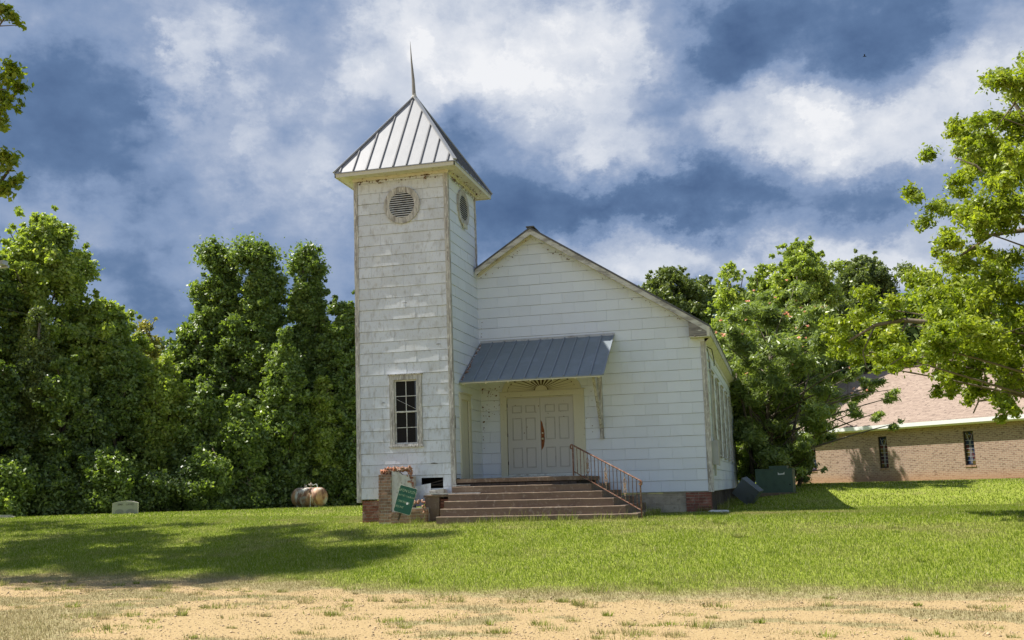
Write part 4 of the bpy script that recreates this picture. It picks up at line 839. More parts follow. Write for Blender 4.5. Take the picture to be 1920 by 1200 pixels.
# ------------------------------------------------------------------ propane tank
tp = pix(580, 950, 45.5); tx, ty = tp[0], tp[1]; tg = gz(tx, ty)
tank = thing('propane_tank', 'rust streaked white propane tank lying on the lawn before the trees', 'tank', (tx, ty, tg), R(-14))
RT = .42; LT = 1.72; prof = []
for i in range(9): t = PI/2*i/8; prof.append((RT*math.sin(t), -LT/2+RT*.62*(1-math.cos(t))))
prof += [(RT, 0)]
for i in range(9): t = PI/2*(1-i/8); prof.append((RT*math.sin(t), LT/2-RT*.62*(1-math.cos(t))))
tm = MB(); tm.lathe(prof, 40, Matrix.Translation((0, 0, RT+.02)) @ Matrix.Rotation(PI/2, 4, 'Y')); 
M_tank = mat('rusty_white_tank', (.60, .59, .52), .6, [(1.6, 5, .43, .56, (.42, .22, .10), (2.4, 1, .45), .9), (3.0, 6, .49, .59, (.19, .09, .055), (1.6, 1, .5), .95), (2.2, 4, .58, .7, (.36, .38, .36), (1, 1, 1), .7)], bump=(12, .3, .006, (1, 1, 1)))
obj('shell', tm, M_tank, tank, smooth=True, local=True)
M_fit = mat('tank_fitting', (.42, .40, .35), .6, [(20, 3, .5, .6, RUST, (1, 1, 1), .7)])
ft = MB(); ft.lathe([(0, 0), (.07, 0), (.07, .06), (.04, .08), (.04, .14), (.0, .14)], 12, Matrix.Translation((-.20, 0, 2*RT))); ft.tube([(-.20, 0, 2*RT+.10), (-.27, .0, 2*RT+.15), (-.30, 0, 2*RT+.06)], .022, 6)
ft.lathe([(0, 0), (.015, 0), (.015, .10), (.08, .11), (.08, .17), (.03, .19), (.03, .25), (0, .25)], 12, Matrix.Translation((.08, 0, 2*RT))); ft.tube([(-.06, 0, 2*RT+.16), (.08, 0, 2*RT+.14)], .018, 6); obj('valve', ft, M_fit, tank, local=True)
pt = MB(); pt.tube([(.10, 0, 2*RT+.13), (.25, 0, 2*RT+.12), (.34, -.02, 2*RT+.16), (.44, -.03, 2*RT+.14), (.50, -.06, 2*RT+.03), (.52, -.10, 2*RT-.03)], .013, 6); pt.tube([(.50, -.20, RT*2-.06), (.46, -.33, RT*2-.16), (.44, -.43, RT+.05), (.42, -.43, RT-.1), (.38, -.40, .0)], .014, 6); obj('gas_pipe', pt, mat('pale_pipe_gray', (.52, .56, .54), .6), tank, local=True)
for x in (-.5, .5): lg = MB(); lg.box((x-.05, -.22, -.05), (x+.05, .22, .12)); obj('foot', lg, M_fit, tank, local=True)

# ------------------------------------------------------------------ headstones
hp_ = pix(235, 962, 41.5); hx, hy = hp_[0], hp_[1]; hg_ = gz(hx, hy)
M_gran = mat('gray_granite', (.30, .31, .28), .7, [(3, 4, .5, .7, (.22, .23, .20), (1, 1, 1), .6), (60, 2, .6, .7, (.16, .16, .15), (1, 1, 1), .5)])
M_rough = mat('rough_granite', (.50, .48, .43), .9, [(20, 4, .5, .65, (.30, .28, .24), (1, 1, 1), .9)], bump=(30, .8, .02, (1, 1, 1)))
hs = thing('headstone', 'gray granite headstone with a curved top standing before the trees', 'headstone', (hx, hy, hg_), R(26))
wd2 = .46; tb_ = MB(); top = [(-wd2+2*wd2*i/12, .42+.075*math.sin(PI*i/12)) for i in range(13)]
tb_.prism([(-wd2, -.10, -.1), (wd2, -.10, -.1)]+[(x, -.10, z) for x, z in reversed(top)], (0, .20, 0)); slab_o = obj('tablet', tb_, M_rough, hs, local=True)
fc_ = MB(); fc_.prism([(-wd2+.02, -.104, -.05), (wd2-.02, -.104, -.05)]+[(x*.955, -.104, z-.02) for x, z in reversed(top)], (0, .006, 0)); obj('polished_face', fc_, M_gran, hs, local=True)
pnl = MB()
for cx in (-.2, .2): pnl.prism([(cx-.15, -.108, -.02), (cx+.15, -.108, -.02)]+[(cx+.15*math.cos(t), -.108, .10+.09*math.sin(t)) for t in np.linspace(0, PI, 9)], (0, .005, 0))
obj('inset_panel', pnl, mat('dark_inset', (.20, .205, .20), .5), hs, local=True)
M_letd = mat('engraving', (.10, .10, .09), .9)
tmx = Matrix.Translation(Vector((hx, hy, hg_))) @ Matrix.Rotation(R(26), 4, 'Z')
for tx_, xx_ in (('JIMK', -.16), ('LAVID', .17)): lt = text(tx_, .10, Matrix.Translation((xx_, -.1085, .36)), M_letd, None, 1.05, 'engraving'); lt.parent = hs; lt.location = (0, 0, 0)
fp = pix(-2, 959, 41); fg = gz(fp[0], fp[1]); fm = thing('grave_marker', 'low pale flat gravestone at the far left edge of the lawn', 'gravestone', (fp[0], fp[1], fg), R(28))
q = MB(); q.box((-.5, -.25, -.05), (.5, .25, .06), .008); obj('base_slab', q, M_rough, fm, local=True); q = MB(); q.box((-.42, -.18, .062), (.42, .18, .12), .01); obj('marker_stone', q, M_gran, fm, local=True)

# ------------------------------------------------------------------ air conditioner and sheet metal box behind the church
ap = pix(1455, 915, 36.5); ax, ay = ap[0], ap[1]; ag = gz(ax, ay)
ac = thing('air_conditioner', 'dark green outdoor air conditioning cabinet in the shade beyond the church', 'air conditioner', (ax, ay, ag), R(-6))
M_grn = mat('green_cabinet', (.07, .115, .085), .5, [(5, 4, .5, .7, (.05, .08, .06), (1, 1, 1), .7)])
q = MB(); q.box((-.62, -.4, .06), (.62, .5, .84)); co_ = obj('cabinet', q, M_grn, ac, local=True)
q = MB(); q.box((-.635, -.415, .84), (.635, .515, .87)); q.box((-.16, -.3, .87), (.44, .3, .97)); q.box((-.005, -.408, .08), (.005, -.401, .83)); obj('top_cover', q, M_grn, ac, local=True)
q = MB(); q.prism([(.14, -.405, .66), (.36, -.405, .67), (.36, -.405, .76), (.32, -.405, .71), (.19, -.405, .70), (.14, -.405, .75)], (0, -.004, 0)); obj('torn_label', q, mat('pale_label', (.72, .72, .70), .6), ac, local=True)
q = MB(); q.lathe([(0, 0), (.022, 0), (.022, .02), (0, .02)], 10, Matrix.Translation((.52, -.40, .33)) @ Matrix.Rotation(PI/2, 4, 'X')); obj('port', q, M_dark, ac, local=True)
q = MB(); q.box((-.75, -.55, -.06), (.75, .6, .055)); obj('pad', q, M_conc, ac, local=True)
gp = pix(1402, 930, 32.5); gx, gy = gp[0], gp[1]; gg = gz(gx, gy)
dc = thing('metal_duct_box', 'gray sheet metal box tipped on its corner against the back of the church', 'metal box', (gx, gy, gg), R(-12))
q = MB(); Mq = Matrix.Translation((0, 0, .37)) @ Matrix.Rotation(R(40), 4, 'Y') @ Matrix.Rotation(R(6), 4, 'X'); bx = MB(); bx.box((-.33, -.22, -.28), (.31, .24, .30)); q.v = [tuple(Mq @ Vector(p)) for p in bx.v]; q.f = bx.f; obj('box', q, mat('blue_gray_sheet_metal', (.17, .19, .215), .4, [(2, 4, .5, .7, (.08, .08, .10), (1, 1, 1), .8)], metal=.5), dc, local=True)
q = MB(); bx = MB(); bx.box((-.345, -.235, .28), (.325, .255, .31)); bx.box((.29, -.235, -.29), (.325, .255, .28)); q.v = [tuple(Mq @ Vector(p)) for p in bx.v]; q.f = bx.f; obj('flange', q, bpy.data.materials['blue_gray_sheet_metal'], dc, local=True)

# ------------------------------------------------------------------ brick hall on the right
ANG = R(-42); hall = thing('brick_hall', 'low tan brick building with a pinkish shingle roof and narrow stained glass windows', 'building', (15.67, 20.93, .0), ANG)
def brickmat(name, c1, c2, mort, bw, bh, axes='xz', ms=.008, bump=.3, sqv=None, lay=True):
    m = bpy.data.materials.new(name); m.use_nodes = True; nt = m.node_tree; N = nt.nodes.new; L = nt.links.new; b = nt.nodes['Principled BSDF']; b.inputs['Roughness'].default_value = .9; b.inputs['Specular IOR Level'].default_value = .15
    tc = N('ShaderNodeTexCoord'); sp_ = N('ShaderNodeSeparateXYZ'); L(tc.outputs['Object'], sp_.inputs[0]); ad = N('ShaderNodeMath'); L(sp_.outputs[0], ad.inputs[0])
    if axes == 'xz': L(sp_.outputs[1], ad.inputs[1])
    else: ad.inputs[1].default_value = 0
    cb = N('ShaderNodeCombineXYZ'); L(ad.outputs[0], cb.inputs[0]); L(sp_.outputs[2], cb.inputs[1])
    bt_ = N('ShaderNodeTexBrick'); L(cb.outputs[0], bt_.inputs['Vector']); bt_.inputs['Scale'].default_value = 1; bt_.inputs['Brick Width'].default_value = bw; bt_.inputs['Row Height'].default_value = bh; bt_.inputs['Mortar Size'].default_value = ms; bt_.inputs['Mortar Smooth'].default_value = .2; bt_.inputs['Bias'].default_value = -.1
    bt_.inputs['Color1'].default_value = c1+(1,); bt_.inputs['Color2'].default_value = c2+(1,); bt_.inputs['Mortar'].default_value = mort+(1,)
    n = N('ShaderNodeTexNoise'); n.inputs['Scale'].default_value = 14; n.inputs['Detail'].default_value = 4; st_ = N('ShaderNodeMapping'); st_.inputs['Scale'].default_value = (.35, 1, 1); L(cb.outputs[0], st_.inputs[0]); L(st_.outputs[0], n.inputs['Vector'])
    mr = N('ShaderNodeMapRange'); mr.inputs[1].default_value = .58; mr.inputs[2].default_value = .66; mr.inputs[4].default_value = .75; L(n.outputs['Fac'], mr.inputs[0])
    x = N('ShaderNodeMix'); x.data_type = 'RGBA'; L(mr.outputs[0], x.inputs['Factor']); L(bt_.outputs['Color'], x.inputs['A']); x.inputs['B'].default_value = tuple(k*.42 for k in c2)+(1,)
    if lay:                                     # red soil splashed on the lowest courses
        hz = N('ShaderNodeMapRange'); hz.inputs[1].default_value = .55; hz.inputs[2].default_value = .15; hz.inputs[4].default_value = .55; L(sp_.outputs[2], hz.inputs[0]); y = N('ShaderNodeMix'); y.data_type = 'RGBA'; L(hz.outputs[0], y.inputs['Factor']); L(x.outputs['Result'], y.inputs['A']); y.inputs['B'].default_value = (.36, .19, .11, 1); L(y.outputs['Result'], b.inputs['Base Color'])
    else: L(x.outputs['Result'], b.inputs['Base Color'])
    bp = N('ShaderNodeBump'); bp.invert = True; bp.inputs['Strength'].default_value = bump; bp.inputs['Distance'].default_value = .01; L(bt_.outputs['Fac'], bp.inputs['Height']); L(bp.outputs[0], b.inputs['Normal']); return m
M_hb = brickmat('tan_brick_wall', (.335, .225, .17), (.225, .145, .11), (.38, .31, .25), .215, .078, ms=.011)
M_hr = brickmat('pink_roof_shingle', (.335, .258, .205), (.265, .20, .16), (.20, .15, .12), .30, .085, axes='x', ms=.006, lay=False)
HX0, HX1, HD, HE = -11.0, 14.0, 11.0, 2.42; WXS = [-8.6, -4.38, 0.0, 4.38, 8.76]
hw = MB(); xprev = HX0; 
for wx in WXS:
    hw.box((xprev, 0, -.4), (wx-.245, .2, HE)); hw.box((wx-.245, 0, -.4), (wx+.245, .2, .68)); hw.box((wx-.245, 0, 2.14), (wx+.245, .2, HE)); xprev = wx+.245
hw.box((xprev, 0, -.4), (HX1, .2, HE)); hw.box((HX0, .2, -.4), (HX0+.2, HD, HE)); hw.box((HX1-.2, .2, -.4), (HX1, HD, HE)); hw.box((HX0+.2, HD-.2, -.4), (HX1-.2, HD, HE))
for x_ in (HX0+.02, HX1-.22): hw.prism([(x_, 0.03, HE), (x_, HD-.03, HE), (x_, HD/2, 5.55)], (.2, 0, 0))
obj('wall', hw, M_hb, hall, local=True)
hr = MB()
hr.prism([(HX0-.5, -.33, 2.62), (HX1+.5, -.33, 2.62), (HX1+.5, HD/2, 5.84), (HX0-.5, HD/2, 5.84)], (0, 0, .06)); hr.prism([(HX0-.5, HD+.55, 2.62), (HX0-.5, HD/2+.001, 5.84), (HX1+.5, HD/2+.001, 5.84), (HX1+.5, HD+.55, 2.62)], (0, 0, .06))
hro = obj('roof', hr, M_hr, hall, local=True)
q = MB(); q.bar((HX0-.52, HD/2, 5.91), (HX1+.52, HD/2, 5.91), .26, .04); obj('ridge_cap', q, mat('ridge_brown', (.16, .12, .10), .9), hro, local=True)
q = MB(); q.box((HX0-.5, -.40, 2.49), (HX1+.5, -.34, 2.66)); obj('gutter', q, mat('white_gutter', (.78, .78, .76), .4), hall, local=True)
q = MB(); q.box((HX0-.5, -.335, 2.43), (HX1+.5, -.31, 2.60)); q.box((HX0-.5, -.31, 2.425), (HX1+.5, -.0, 2.45)); obj('soffit', q, mat('cream_soffit', (.66, .62, .46), .6), hall, local=True)
M_gf = mat('dark_window_frame', (.03, .026, .022), .5); M_cam = mat('window_lead', (.34, .34, .38), .5)
def stained(nm):
    m = bpy.data.materials.new(nm); m.use_nodes = True; nt = m.node_tree; N = nt.nodes.new; L = nt.links.new; b = nt.nodes['Principled BSDF']; b.inputs['Roughness'].default_value = .15
    tc = N('ShaderNodeTexCoord'); n = N('ShaderNodeTexVoronoi'); n.inputs['Scale'].default_value = 4.5; L(tc.outputs['Object'], n.inputs['Vector']); r_ = N('ShaderNodeValToRGB'); sp_ = N('ShaderNodeSeparateColor'); L(n.outputs['Color'], sp_.inputs[0]); L(sp_.outputs[0], r_.inputs[0]); r_.color_ramp.interpolation = 'CONSTANT'
    e = r_.color_ramp.elements; e[0].color = (.035, .02, .03, 1); e[1].color = (.02, .03, .07, 1); e[1].position = .8
    for p, c in ((.2, (.09, .03, .035, 1)), (.4, (.10, .075, .025, 1)), (.6, (.05, .03, .06, 1))): q = e.new(p); q.color = c
    L(r_.outputs[0], b.inputs['Base Color']); return m
M_st = stained('stained_glass')
for wx in WXS:
    q = MB(); fr = .03; q.box((wx-.243, .06, .68), (wx-.243+fr, .16, 2.138)); q.box((wx+.243-fr, .06, .68), (wx+.243, .16, 2.138)); q.box((wx-.243+fr, .06, 2.138-fr), (wx+.243-fr, .16, 2.138)); q.box((wx-.243+fr, .06, .682), (wx+.243-fr, .16, .682+fr)); wo = obj('window', q, M_gf, hall, local=True)
    q = MB(); q.box((wx-.21, .11, .71), (wx+.21, .12, 2.10)); obj('stained_glass', q, M_st, wo, local=True)
    q = MB()
    for z in np.arange(.88, 1.75, .17): q.box((wx-.21, .098, z), (wx+.21, .108, z+.014))
    q.box((wx-.035, .097, .75), (wx-.021, .1075, 1.72)); q.box((wx+.021, .097, .75), (wx+.035, .1075, 1.72)); q.bar((wx-.02, .1, 1.72), (wx-.18, .1, 2.08), .012, .01); q.bar((wx+.02, .1, 1.72), (wx+.18, .1, 2.08), .012, .01); q.tube([(wx+.12*math.cos(t), .1, 1.86+.14*math.sin(t)) for t in np.linspace(0, 2*PI, 13)], .006, 4); obj('leading', q, M_cam, wo, local=True)
    q = MB()
    for k in range(7): q.box((wx-.26+k*.075, -.03, .60), (wx-.26+k*.075+.066, .06, .675), .002)
    obj('sill', q, M_brick_b, wo, local=True)
q = MB(); q.lathe([(0, 0), (.03, 0), (.03, .04), (.018, .05), (.0, .12)], 8, Matrix.Translation((3.05, 0, .47)) @ Matrix.Rotation(PI/2, 4, 'X')); obj('faucet', q, M_sash, hall, local=True)

# ------------------------------------------------------------------ overhead cable and lamp at the left edge
cp = [pix(-60, 560, 42), pix(90, 600, 43.5), pix(250, 660, 45), pix(430, 735, 46), pix(640, 800, 48)]
q = MB(); q.tube([tuple(p) for p in cp], .006, 5); set_props(obj('utility_cable', q, mat('gray_cable', (.10, .10, .10), .7), None, tuple(cp[2])), 'thin utility cable sagging across the front of the left hand woods', 'cable')
lp = pix(-8, 498, 34); sl_t = thing('street_lamp', 'small gray lamp head on a level arm at the far left edge', 'lamp', (lp[0]-1.0, lp[1]+.2, gz(lp[0]-1, lp[1])))
q = MB(); q.tube([(lp[0]-1.0, lp[1]+.2, gz(lp[0]-1, lp[1])), (lp[0]-1.0, lp[1]+.2, lp[2]+.6)], [.14, .10], 10); obj('pole', q, M_weath, sl_t)
q = MB(); q.tube([(lp[0]-1.0, lp[1]+.2, lp[2]-.02), tuple(pix(16, 500, 34))], .045, 8); q.box(tuple(pix(2, 497, 34)-np.array([.10, .10, .0])), tuple(pix(2, 497, 34)+np.array([.14, .12, .13]))); obj('arm', q, M_gray, sl_t)
bpz = pix(1621, 106, 60); brd = MB(); brd.tube([tuple(bpz+np.array([-.10, 0, 0])), tuple(bpz+np.array([-.03, 0, .02])), tuple(bpz+np.array([.05, 0, .01])), tuple(bpz+np.array([.12, 0, .0]))], [.005, .03, .025, .004], 6); brd.poly([tuple(bpz+np.array(p)) for p in ((-.03, 0, .02), (.03, 0, .02), (.02, .2, .07), (-.04, .18, .07))]); brd.poly([tuple(bpz+np.array(p)) for p in ((-.03, 0, .02), (.03, 0, .02), (.02, -.2, .07), (-.04, -.18, .07))])
set_props(obj('bird', brd, M_dark, None, tuple(bpz)), 'tiny dark bird gliding high against the clouds on the right', 'bird')
# ------------------------------------------------------------------ trees
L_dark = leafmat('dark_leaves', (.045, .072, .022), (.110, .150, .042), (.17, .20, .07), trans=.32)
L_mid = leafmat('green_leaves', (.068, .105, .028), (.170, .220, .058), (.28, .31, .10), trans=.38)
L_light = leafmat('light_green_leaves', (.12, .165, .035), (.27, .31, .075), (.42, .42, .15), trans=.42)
L_olive = leafmat('olive_leaves', (.065, .090, .028), (.145, .175, .055), (.20, .21, .08), trans=.3)
L_red = leafmat('russet_leaves', (.15, .16, .045), (.28, .24, .07), (.36, .22, .09), trans=.35)
L_oak = leafmat('oak_leaves', (.085, .125, .016), (.25, .28, .036), (.42, .40, .08), trans=.45, patch=.9)
L_mim = leafmat('feathery_leaves', (.090, .125, .045), (.21, .255, .085), (.32, .36, .13), trans=.36, patch=.7)
M_bark = mat('gray_brown_bark', (.16, .13, .10), .95, [(6, 5, .5, .65, (.08, .065, .05), (1, 1, .3), .8)], bump=(20, .7, .02, (1, 1, .3)))
M_barkl = mat('pale_twig_bark', (.16, .13, .10), .95, [(6, 5, .5, .65, (.20, .16, .12), (1, 1, .3), .8)], bump=(20, .7, .01, (1, 1, .3)))

def leaf_cloud(cl, n_per, size, rng, flat=.85, aspect=.62, ow=.5, up=.35, rnd=.8, shell=.55, horiz=0.0):
    """cl: (n,4) clump centres and radii -> vertices and quads of separate leaves"""
    cl = np.asarray(cl, float); rads = cl[:, 3]; cnt = np.maximum((n_per*(rads/rads.mean())**2).astype(int), 6); ci = np.repeat(np.arange(len(cl)), cnt); n = len(ci)
    d = rng.normal(size=(n, 3)); d /= np.linalg.norm(d, axis=1)[:, None]; rr = rng.random(n)**shell*(1+.25*rng.normal(size=n)*(rng.random(n) < .25))
    # break every clump into small twigs
    k = 14; twig = rng.normal(size=(len(cl), k, 3)); twig /= np.linalg.norm(twig, axis=2)[:, :, None]; tw = twig[ci, rng.integers(0, k, n)]
    d = d*.62+tw*.62; p = cl[ci, :3]+d*rr[:, None]*rads[ci][:, None]*np.array([1, 1, flat])
    nr = d*ow+np.array([0, 0, up])+rng.normal(size=(n, 3))*rnd*(1-horiz); nr[:, 2] += horiz; nr /= np.linalg.norm(nr, axis=1)[:, None]
    t = np.cross(nr, rng.normal(size=(n, 3))); t /= np.linalg.norm(t, axis=1)[:, None]; b = np.cross(nr, t); s = size*rng.uniform(.5, 1.5, n)[:, None]
    V = np.stack([p-t*s*.5, p+b*s*aspect*.5-t*s*.05, p+t*s*.55-nr*s*.10, p-b*s*aspect*.5-t*s*.05], 1)
    return V.reshape(-1, 3), np.arange(n*4).reshape(-1, 4)
PROF = {'oval': lambda t: math.sin(PI*min(max(t*.92+.06, 0), 1))**.55, 'round': lambda t: max(1-(2*t-1)**2, 0)**.5*1.0+.05, 'cone': lambda t: (1-t)**.75*.95+.08,
        'gum': lambda t: min(1, t/.12+.3)*(1-t**1.8)**.75*.95+.10, 'narrow': lambda t: .55+.45*math.sin(PI*min(t*1.0+.05, 1)) if t < .9 else .5*(1-t)/.1+.2, 'bush': lambda t: max(1-t**2.2, 0)**.5*.95+.08}
def limbs(mb, base, top, targets, r0, rng, nmax=26, sag=.0, n=6):
    base = Vector(base); top = Vector(top); k = 6; pts = []
    off = [Vector((rng.normal()*.12, rng.normal()*.12, 0)) for _ in range(k+1)]; off[0] = Vector((0, 0, 0))
    for i in range(k+1): pts.append(base+(top-base)*(i/k)+off[i])
    mb.tube(pts, [r0*(1.25 if i == 0 else 1)*(1-.75*i/k) for i in range(k+1)], 8)
    tg = list(targets); rng.shuffle(tg)
    for c in tg[:nmax]:
        c = Vector(c[:3]); f = min(max(((c.z-base.z)/max(top.z-base.z, .1))-.22, .12), .95); i = f*k; i0 = int(i); s = pts[i0]+(pts[min(i0+1, k)]-pts[i0])*(i-i0)
        m = (s+c)/2+Vector((rng.normal()*.15, rng.normal()*.15, .06*(c-s).length-sag)); rr = r0*(1-.75*f)*.42; q = []
        for j in range(6):
            t = j/5; q.append(s*(1-t)**2+m*2*t*(1-t)+c*t*t)
        mb.tube(q, [rr*(1-.8*j/5)+.006 for j in range(6)], n, cap=False)
    return [tuple(q[:3]) for q in tg[:nmax]]
def tree(name, label, cat, u, d, vtop, hw, prof, lm, z0=.12, n_per=150, leaf=.21, dens=1.0, seed=1, group=None, bark=None, rc=None, lobes=0, vis=True, extra=(), cut=None, trunk_r=None):
    rng = np.random.default_rng(seed); b = pix(u, 940, d); x, y = b[0], b[1]; g = gz(x, y); H = pix(u, vtop, d)[2]-g; Rr = hw/FPX*d
    th = thing(name, label, cat, (x, y, g), 0, group); f = PROF[prof]; rc = rc or min(max(.20*Rr, .42), .95); area = 2*PI*Rr*H*(1-z0); n = int(area/(rc*rc*1.9)*dens)+8; cl = []
    lob = [(rng.uniform(0, 2*PI), rng.uniform(.25, .8), rng.uniform(.2, .35)) for _ in range(lobes)]
    while len(cl) < n:
        t = rng.random(); pr = f(t)
        if rng.random() > pr+.15: continue
        a = rng.uniform(0, 2*PI); r_ = Rr*pr*math.sqrt(rng.uniform(.25, 1.0))*(.68+.56*vnoise(np.array([a*1.3+seed]), np.array([t*5.0]), seed)[0])
        for (la, lt, lw) in lob:
            if abs(t-lt) < lw*.4: r_ *= 1+.28*math.cos(a-la)
        r_ = max(r_-rc*.35, 0); z = H*z0+(H*(1-z0)-rc*.6)*t
        cl.append((x+r_*math.cos(a), y+r_*math.sin(a), g+z, rc*rng.uniform(.65, 1.25)*(1-.35*(t > .85))))
    for _ in range(int(n*.22)):                 # sprigs that stick out and break the outline
        t = rng.uniform(.05, 1.0)**.7; a = rng.uniform(0, 2*PI); r_ = Rr*f(min(t, .97))*rng.uniform(.95, 1.22); cl.append((x+r_*math.cos(a), y+r_*math.sin(a), g+H*z0+(H*(1-z0)-.1)*t*rng.uniform(.97, 1.03), rc*rng.uniform(.28, .5)))
    for e in extra:
        p = pix(e[0], e[1], d+e[3]); cl.append((p[0], p[1], p[2], e[2]/FPX*d))
    cl = np.array(cl); V, F = leaf_cloud(cl, n_per*1.55, leaf*.78, rng)
    np_mesh('crown', V, F, lm, th)
    tm = MB(); limbs(tm, (x, y, g-.2), (x+rng.normal()*.2, y, g+H*.9), cl, trunk_r or .018*H+.03, rng, 24); obj('trunk', tm, bark or M_bark, th, smooth=True); return th
GW = 'trees of the left hand woods'; GR = 'trees behind the church on the right'; GS = 'shrubs along the edge of the left hand woods'
T = tree
T('poplar_tree', 'tall light green tree at the far left edge of the woods', 'tree', 50, 50, 388, 92, 'oval', L_light, .22, 170, .20, 1.15, 11, GW, lobes=3, extra=[(150, 505, 30, -.5), (168, 512, 16, -.5), (135, 520, 26, 0), (110, 470, 24, 0), (128, 440, 20, 0)])
T('poplar_tree', 'leafy tree cut by the left edge of the frame', 'tree', -75, 49, 430, 80, 'oval', L_mid, .15, 130, .22, .9, 12, GW)
T('cedar_tree', 'dark gray green conical tree under the tall one at far left', 'tree', 52, 46.5, 568, 62, 'cone', L_olive, .02, 150, .16, 1.1, 13, GW)
T('broadleaf_tree', 'rounded bright green tree second from the left on the skyline', 'tree', 178, 50.5, 556, 78, 'round', L_light, .18, 160, .20, 1.2, 14, GW, lobes=2)
T('broadleaf_tree', 'thin russet tipped tree rising between two greener crowns', 'tree', 262, 54, 588, 38, 'oval', L_red, .25, 55, .17, .8, 15, GW)
T('broadleaf_tree', 'small crowned tree in the dip of the left skyline', 'tree', 338, 52, 610, 52, 'oval', L_mid, .12, 150, .20, 1.1, 16, GW)
T('sweetgum_tree', 'tall full tree with the left of two raised tops in the woods', 'tree', 402, 51.5, 458, 74, 'gum', L_mid, .08, 170, .20, 1.15, 17, GW, lobes=3, extra=[(395, 475, 34, 0), (420, 490, 34, 0), (372, 545, 24, 0)])
T('sweetgum_tree', 'tallest broad tree at the centre of the left hand woods', 'tree', 478, 50.5, 450, 74, 'gum', L_mid, .06, 170, .20, 1.15, 18, GW, lobes=3, extra=[(470, 470, 36, 0), (500, 480, 32, 0), (450, 480, 30, 0), (495, 520, 32, 0)])
T('sweetgum_tree', 'narrow tall tree standing apart just left of the bell tower', 'tree', 576, 51, 458, 44, 'narrow', L_mid, .10, 160, .19, 1.25, 19, GW, extra=[(575, 478, 30, 0), (555, 500, 26, 0), (600, 500, 22, 0)])
T('broadleaf_tree', 'tree half hidden behind the left side of the bell tower', 'tree', 645, 50, 548, 52, 'oval', L_mid, .10, 160, .20, 1.2, 20, GW)
T('broadleaf_tree', 'darker tree behind the bell tower beyond the narrow one', 'tree', 700, 54, 590, 60, 'oval', L_dark, .1, 120, .24, 1, 21, GW)
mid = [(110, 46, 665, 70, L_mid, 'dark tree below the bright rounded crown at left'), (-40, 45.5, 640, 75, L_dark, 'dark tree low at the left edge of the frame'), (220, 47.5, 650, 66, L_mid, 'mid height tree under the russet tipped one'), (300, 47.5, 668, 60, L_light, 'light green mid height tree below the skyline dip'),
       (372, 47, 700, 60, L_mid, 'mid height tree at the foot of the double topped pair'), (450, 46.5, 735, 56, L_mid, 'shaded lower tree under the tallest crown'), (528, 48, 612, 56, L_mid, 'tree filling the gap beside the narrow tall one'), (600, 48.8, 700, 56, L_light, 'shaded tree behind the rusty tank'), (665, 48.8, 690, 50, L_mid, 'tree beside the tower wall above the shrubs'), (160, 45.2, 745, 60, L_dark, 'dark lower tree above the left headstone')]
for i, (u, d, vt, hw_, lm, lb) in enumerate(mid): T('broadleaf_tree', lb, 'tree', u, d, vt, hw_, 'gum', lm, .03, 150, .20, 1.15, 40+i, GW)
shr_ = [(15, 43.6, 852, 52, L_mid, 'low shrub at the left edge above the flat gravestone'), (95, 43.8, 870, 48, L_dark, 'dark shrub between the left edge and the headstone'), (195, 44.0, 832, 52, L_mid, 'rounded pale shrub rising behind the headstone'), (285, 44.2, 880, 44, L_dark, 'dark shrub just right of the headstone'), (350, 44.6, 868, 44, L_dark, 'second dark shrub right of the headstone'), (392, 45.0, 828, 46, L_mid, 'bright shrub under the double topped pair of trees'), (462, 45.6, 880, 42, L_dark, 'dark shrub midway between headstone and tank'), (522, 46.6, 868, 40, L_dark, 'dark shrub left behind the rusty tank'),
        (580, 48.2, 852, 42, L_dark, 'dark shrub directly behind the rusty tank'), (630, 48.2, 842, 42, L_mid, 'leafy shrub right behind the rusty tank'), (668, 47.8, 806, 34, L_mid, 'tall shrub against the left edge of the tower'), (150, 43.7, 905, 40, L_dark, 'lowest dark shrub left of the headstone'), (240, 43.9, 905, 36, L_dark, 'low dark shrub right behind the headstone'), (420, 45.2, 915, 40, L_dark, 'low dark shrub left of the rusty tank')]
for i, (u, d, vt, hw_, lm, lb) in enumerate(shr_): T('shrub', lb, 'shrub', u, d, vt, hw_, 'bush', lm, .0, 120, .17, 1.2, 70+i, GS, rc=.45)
# the wood behind them reads as one mass
def woodland(name, label, spec, lm, seed, n_per=55, leaf=.42):
    rng = np.random.default_rng(seed); cl = []
    for (u0, u1, d0, d1, vt, vb, n) in spec:
        for _ in range(n):
            u = rng.uniform(u0, u1); d = rng.uniform(d0, d1); v = rng.uniform(vt+25*math.sin(u*.021)+15*math.sin(u*.053), vb); p = pix(u, v, d); cl.append((p[0], p[1], max(p[2], gz(p[0], p[1])+.3), rng.uniform(.9, 1.6)))
    V, F = leaf_cloud(np.array(cl), n_per, leaf, rng); c = np.array(cl).mean(0); o = np_mesh(name, V, F, lm, None, (c[0], c[1], gz(c[0], c[1]))); set_props(o, label, 'woodland', kind='stuff'); return o
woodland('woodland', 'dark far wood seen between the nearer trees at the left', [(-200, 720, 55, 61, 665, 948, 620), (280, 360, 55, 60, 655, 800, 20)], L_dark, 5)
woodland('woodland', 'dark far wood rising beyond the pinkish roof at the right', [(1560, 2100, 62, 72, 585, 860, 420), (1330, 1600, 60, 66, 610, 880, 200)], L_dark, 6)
T('broadleaf_tree', 'dark gray green tree showing over the right slope of the church roof', 'tree', 1278, 62, 496, 58, 'round', L_olive, .55, 120, .22, 1.1, 101, GR, extra=[(1235, 530, 24, 0), (1310, 560, 26, 0), (1330, 585, 24, 0)])
T('broadleaf_tree', 'brownish tree between the gray green one and the light sapling', 'tree', 1345, 66, 512, 36, 'round', L_olive, .6, 80, .22, 1.0, 102, GR)
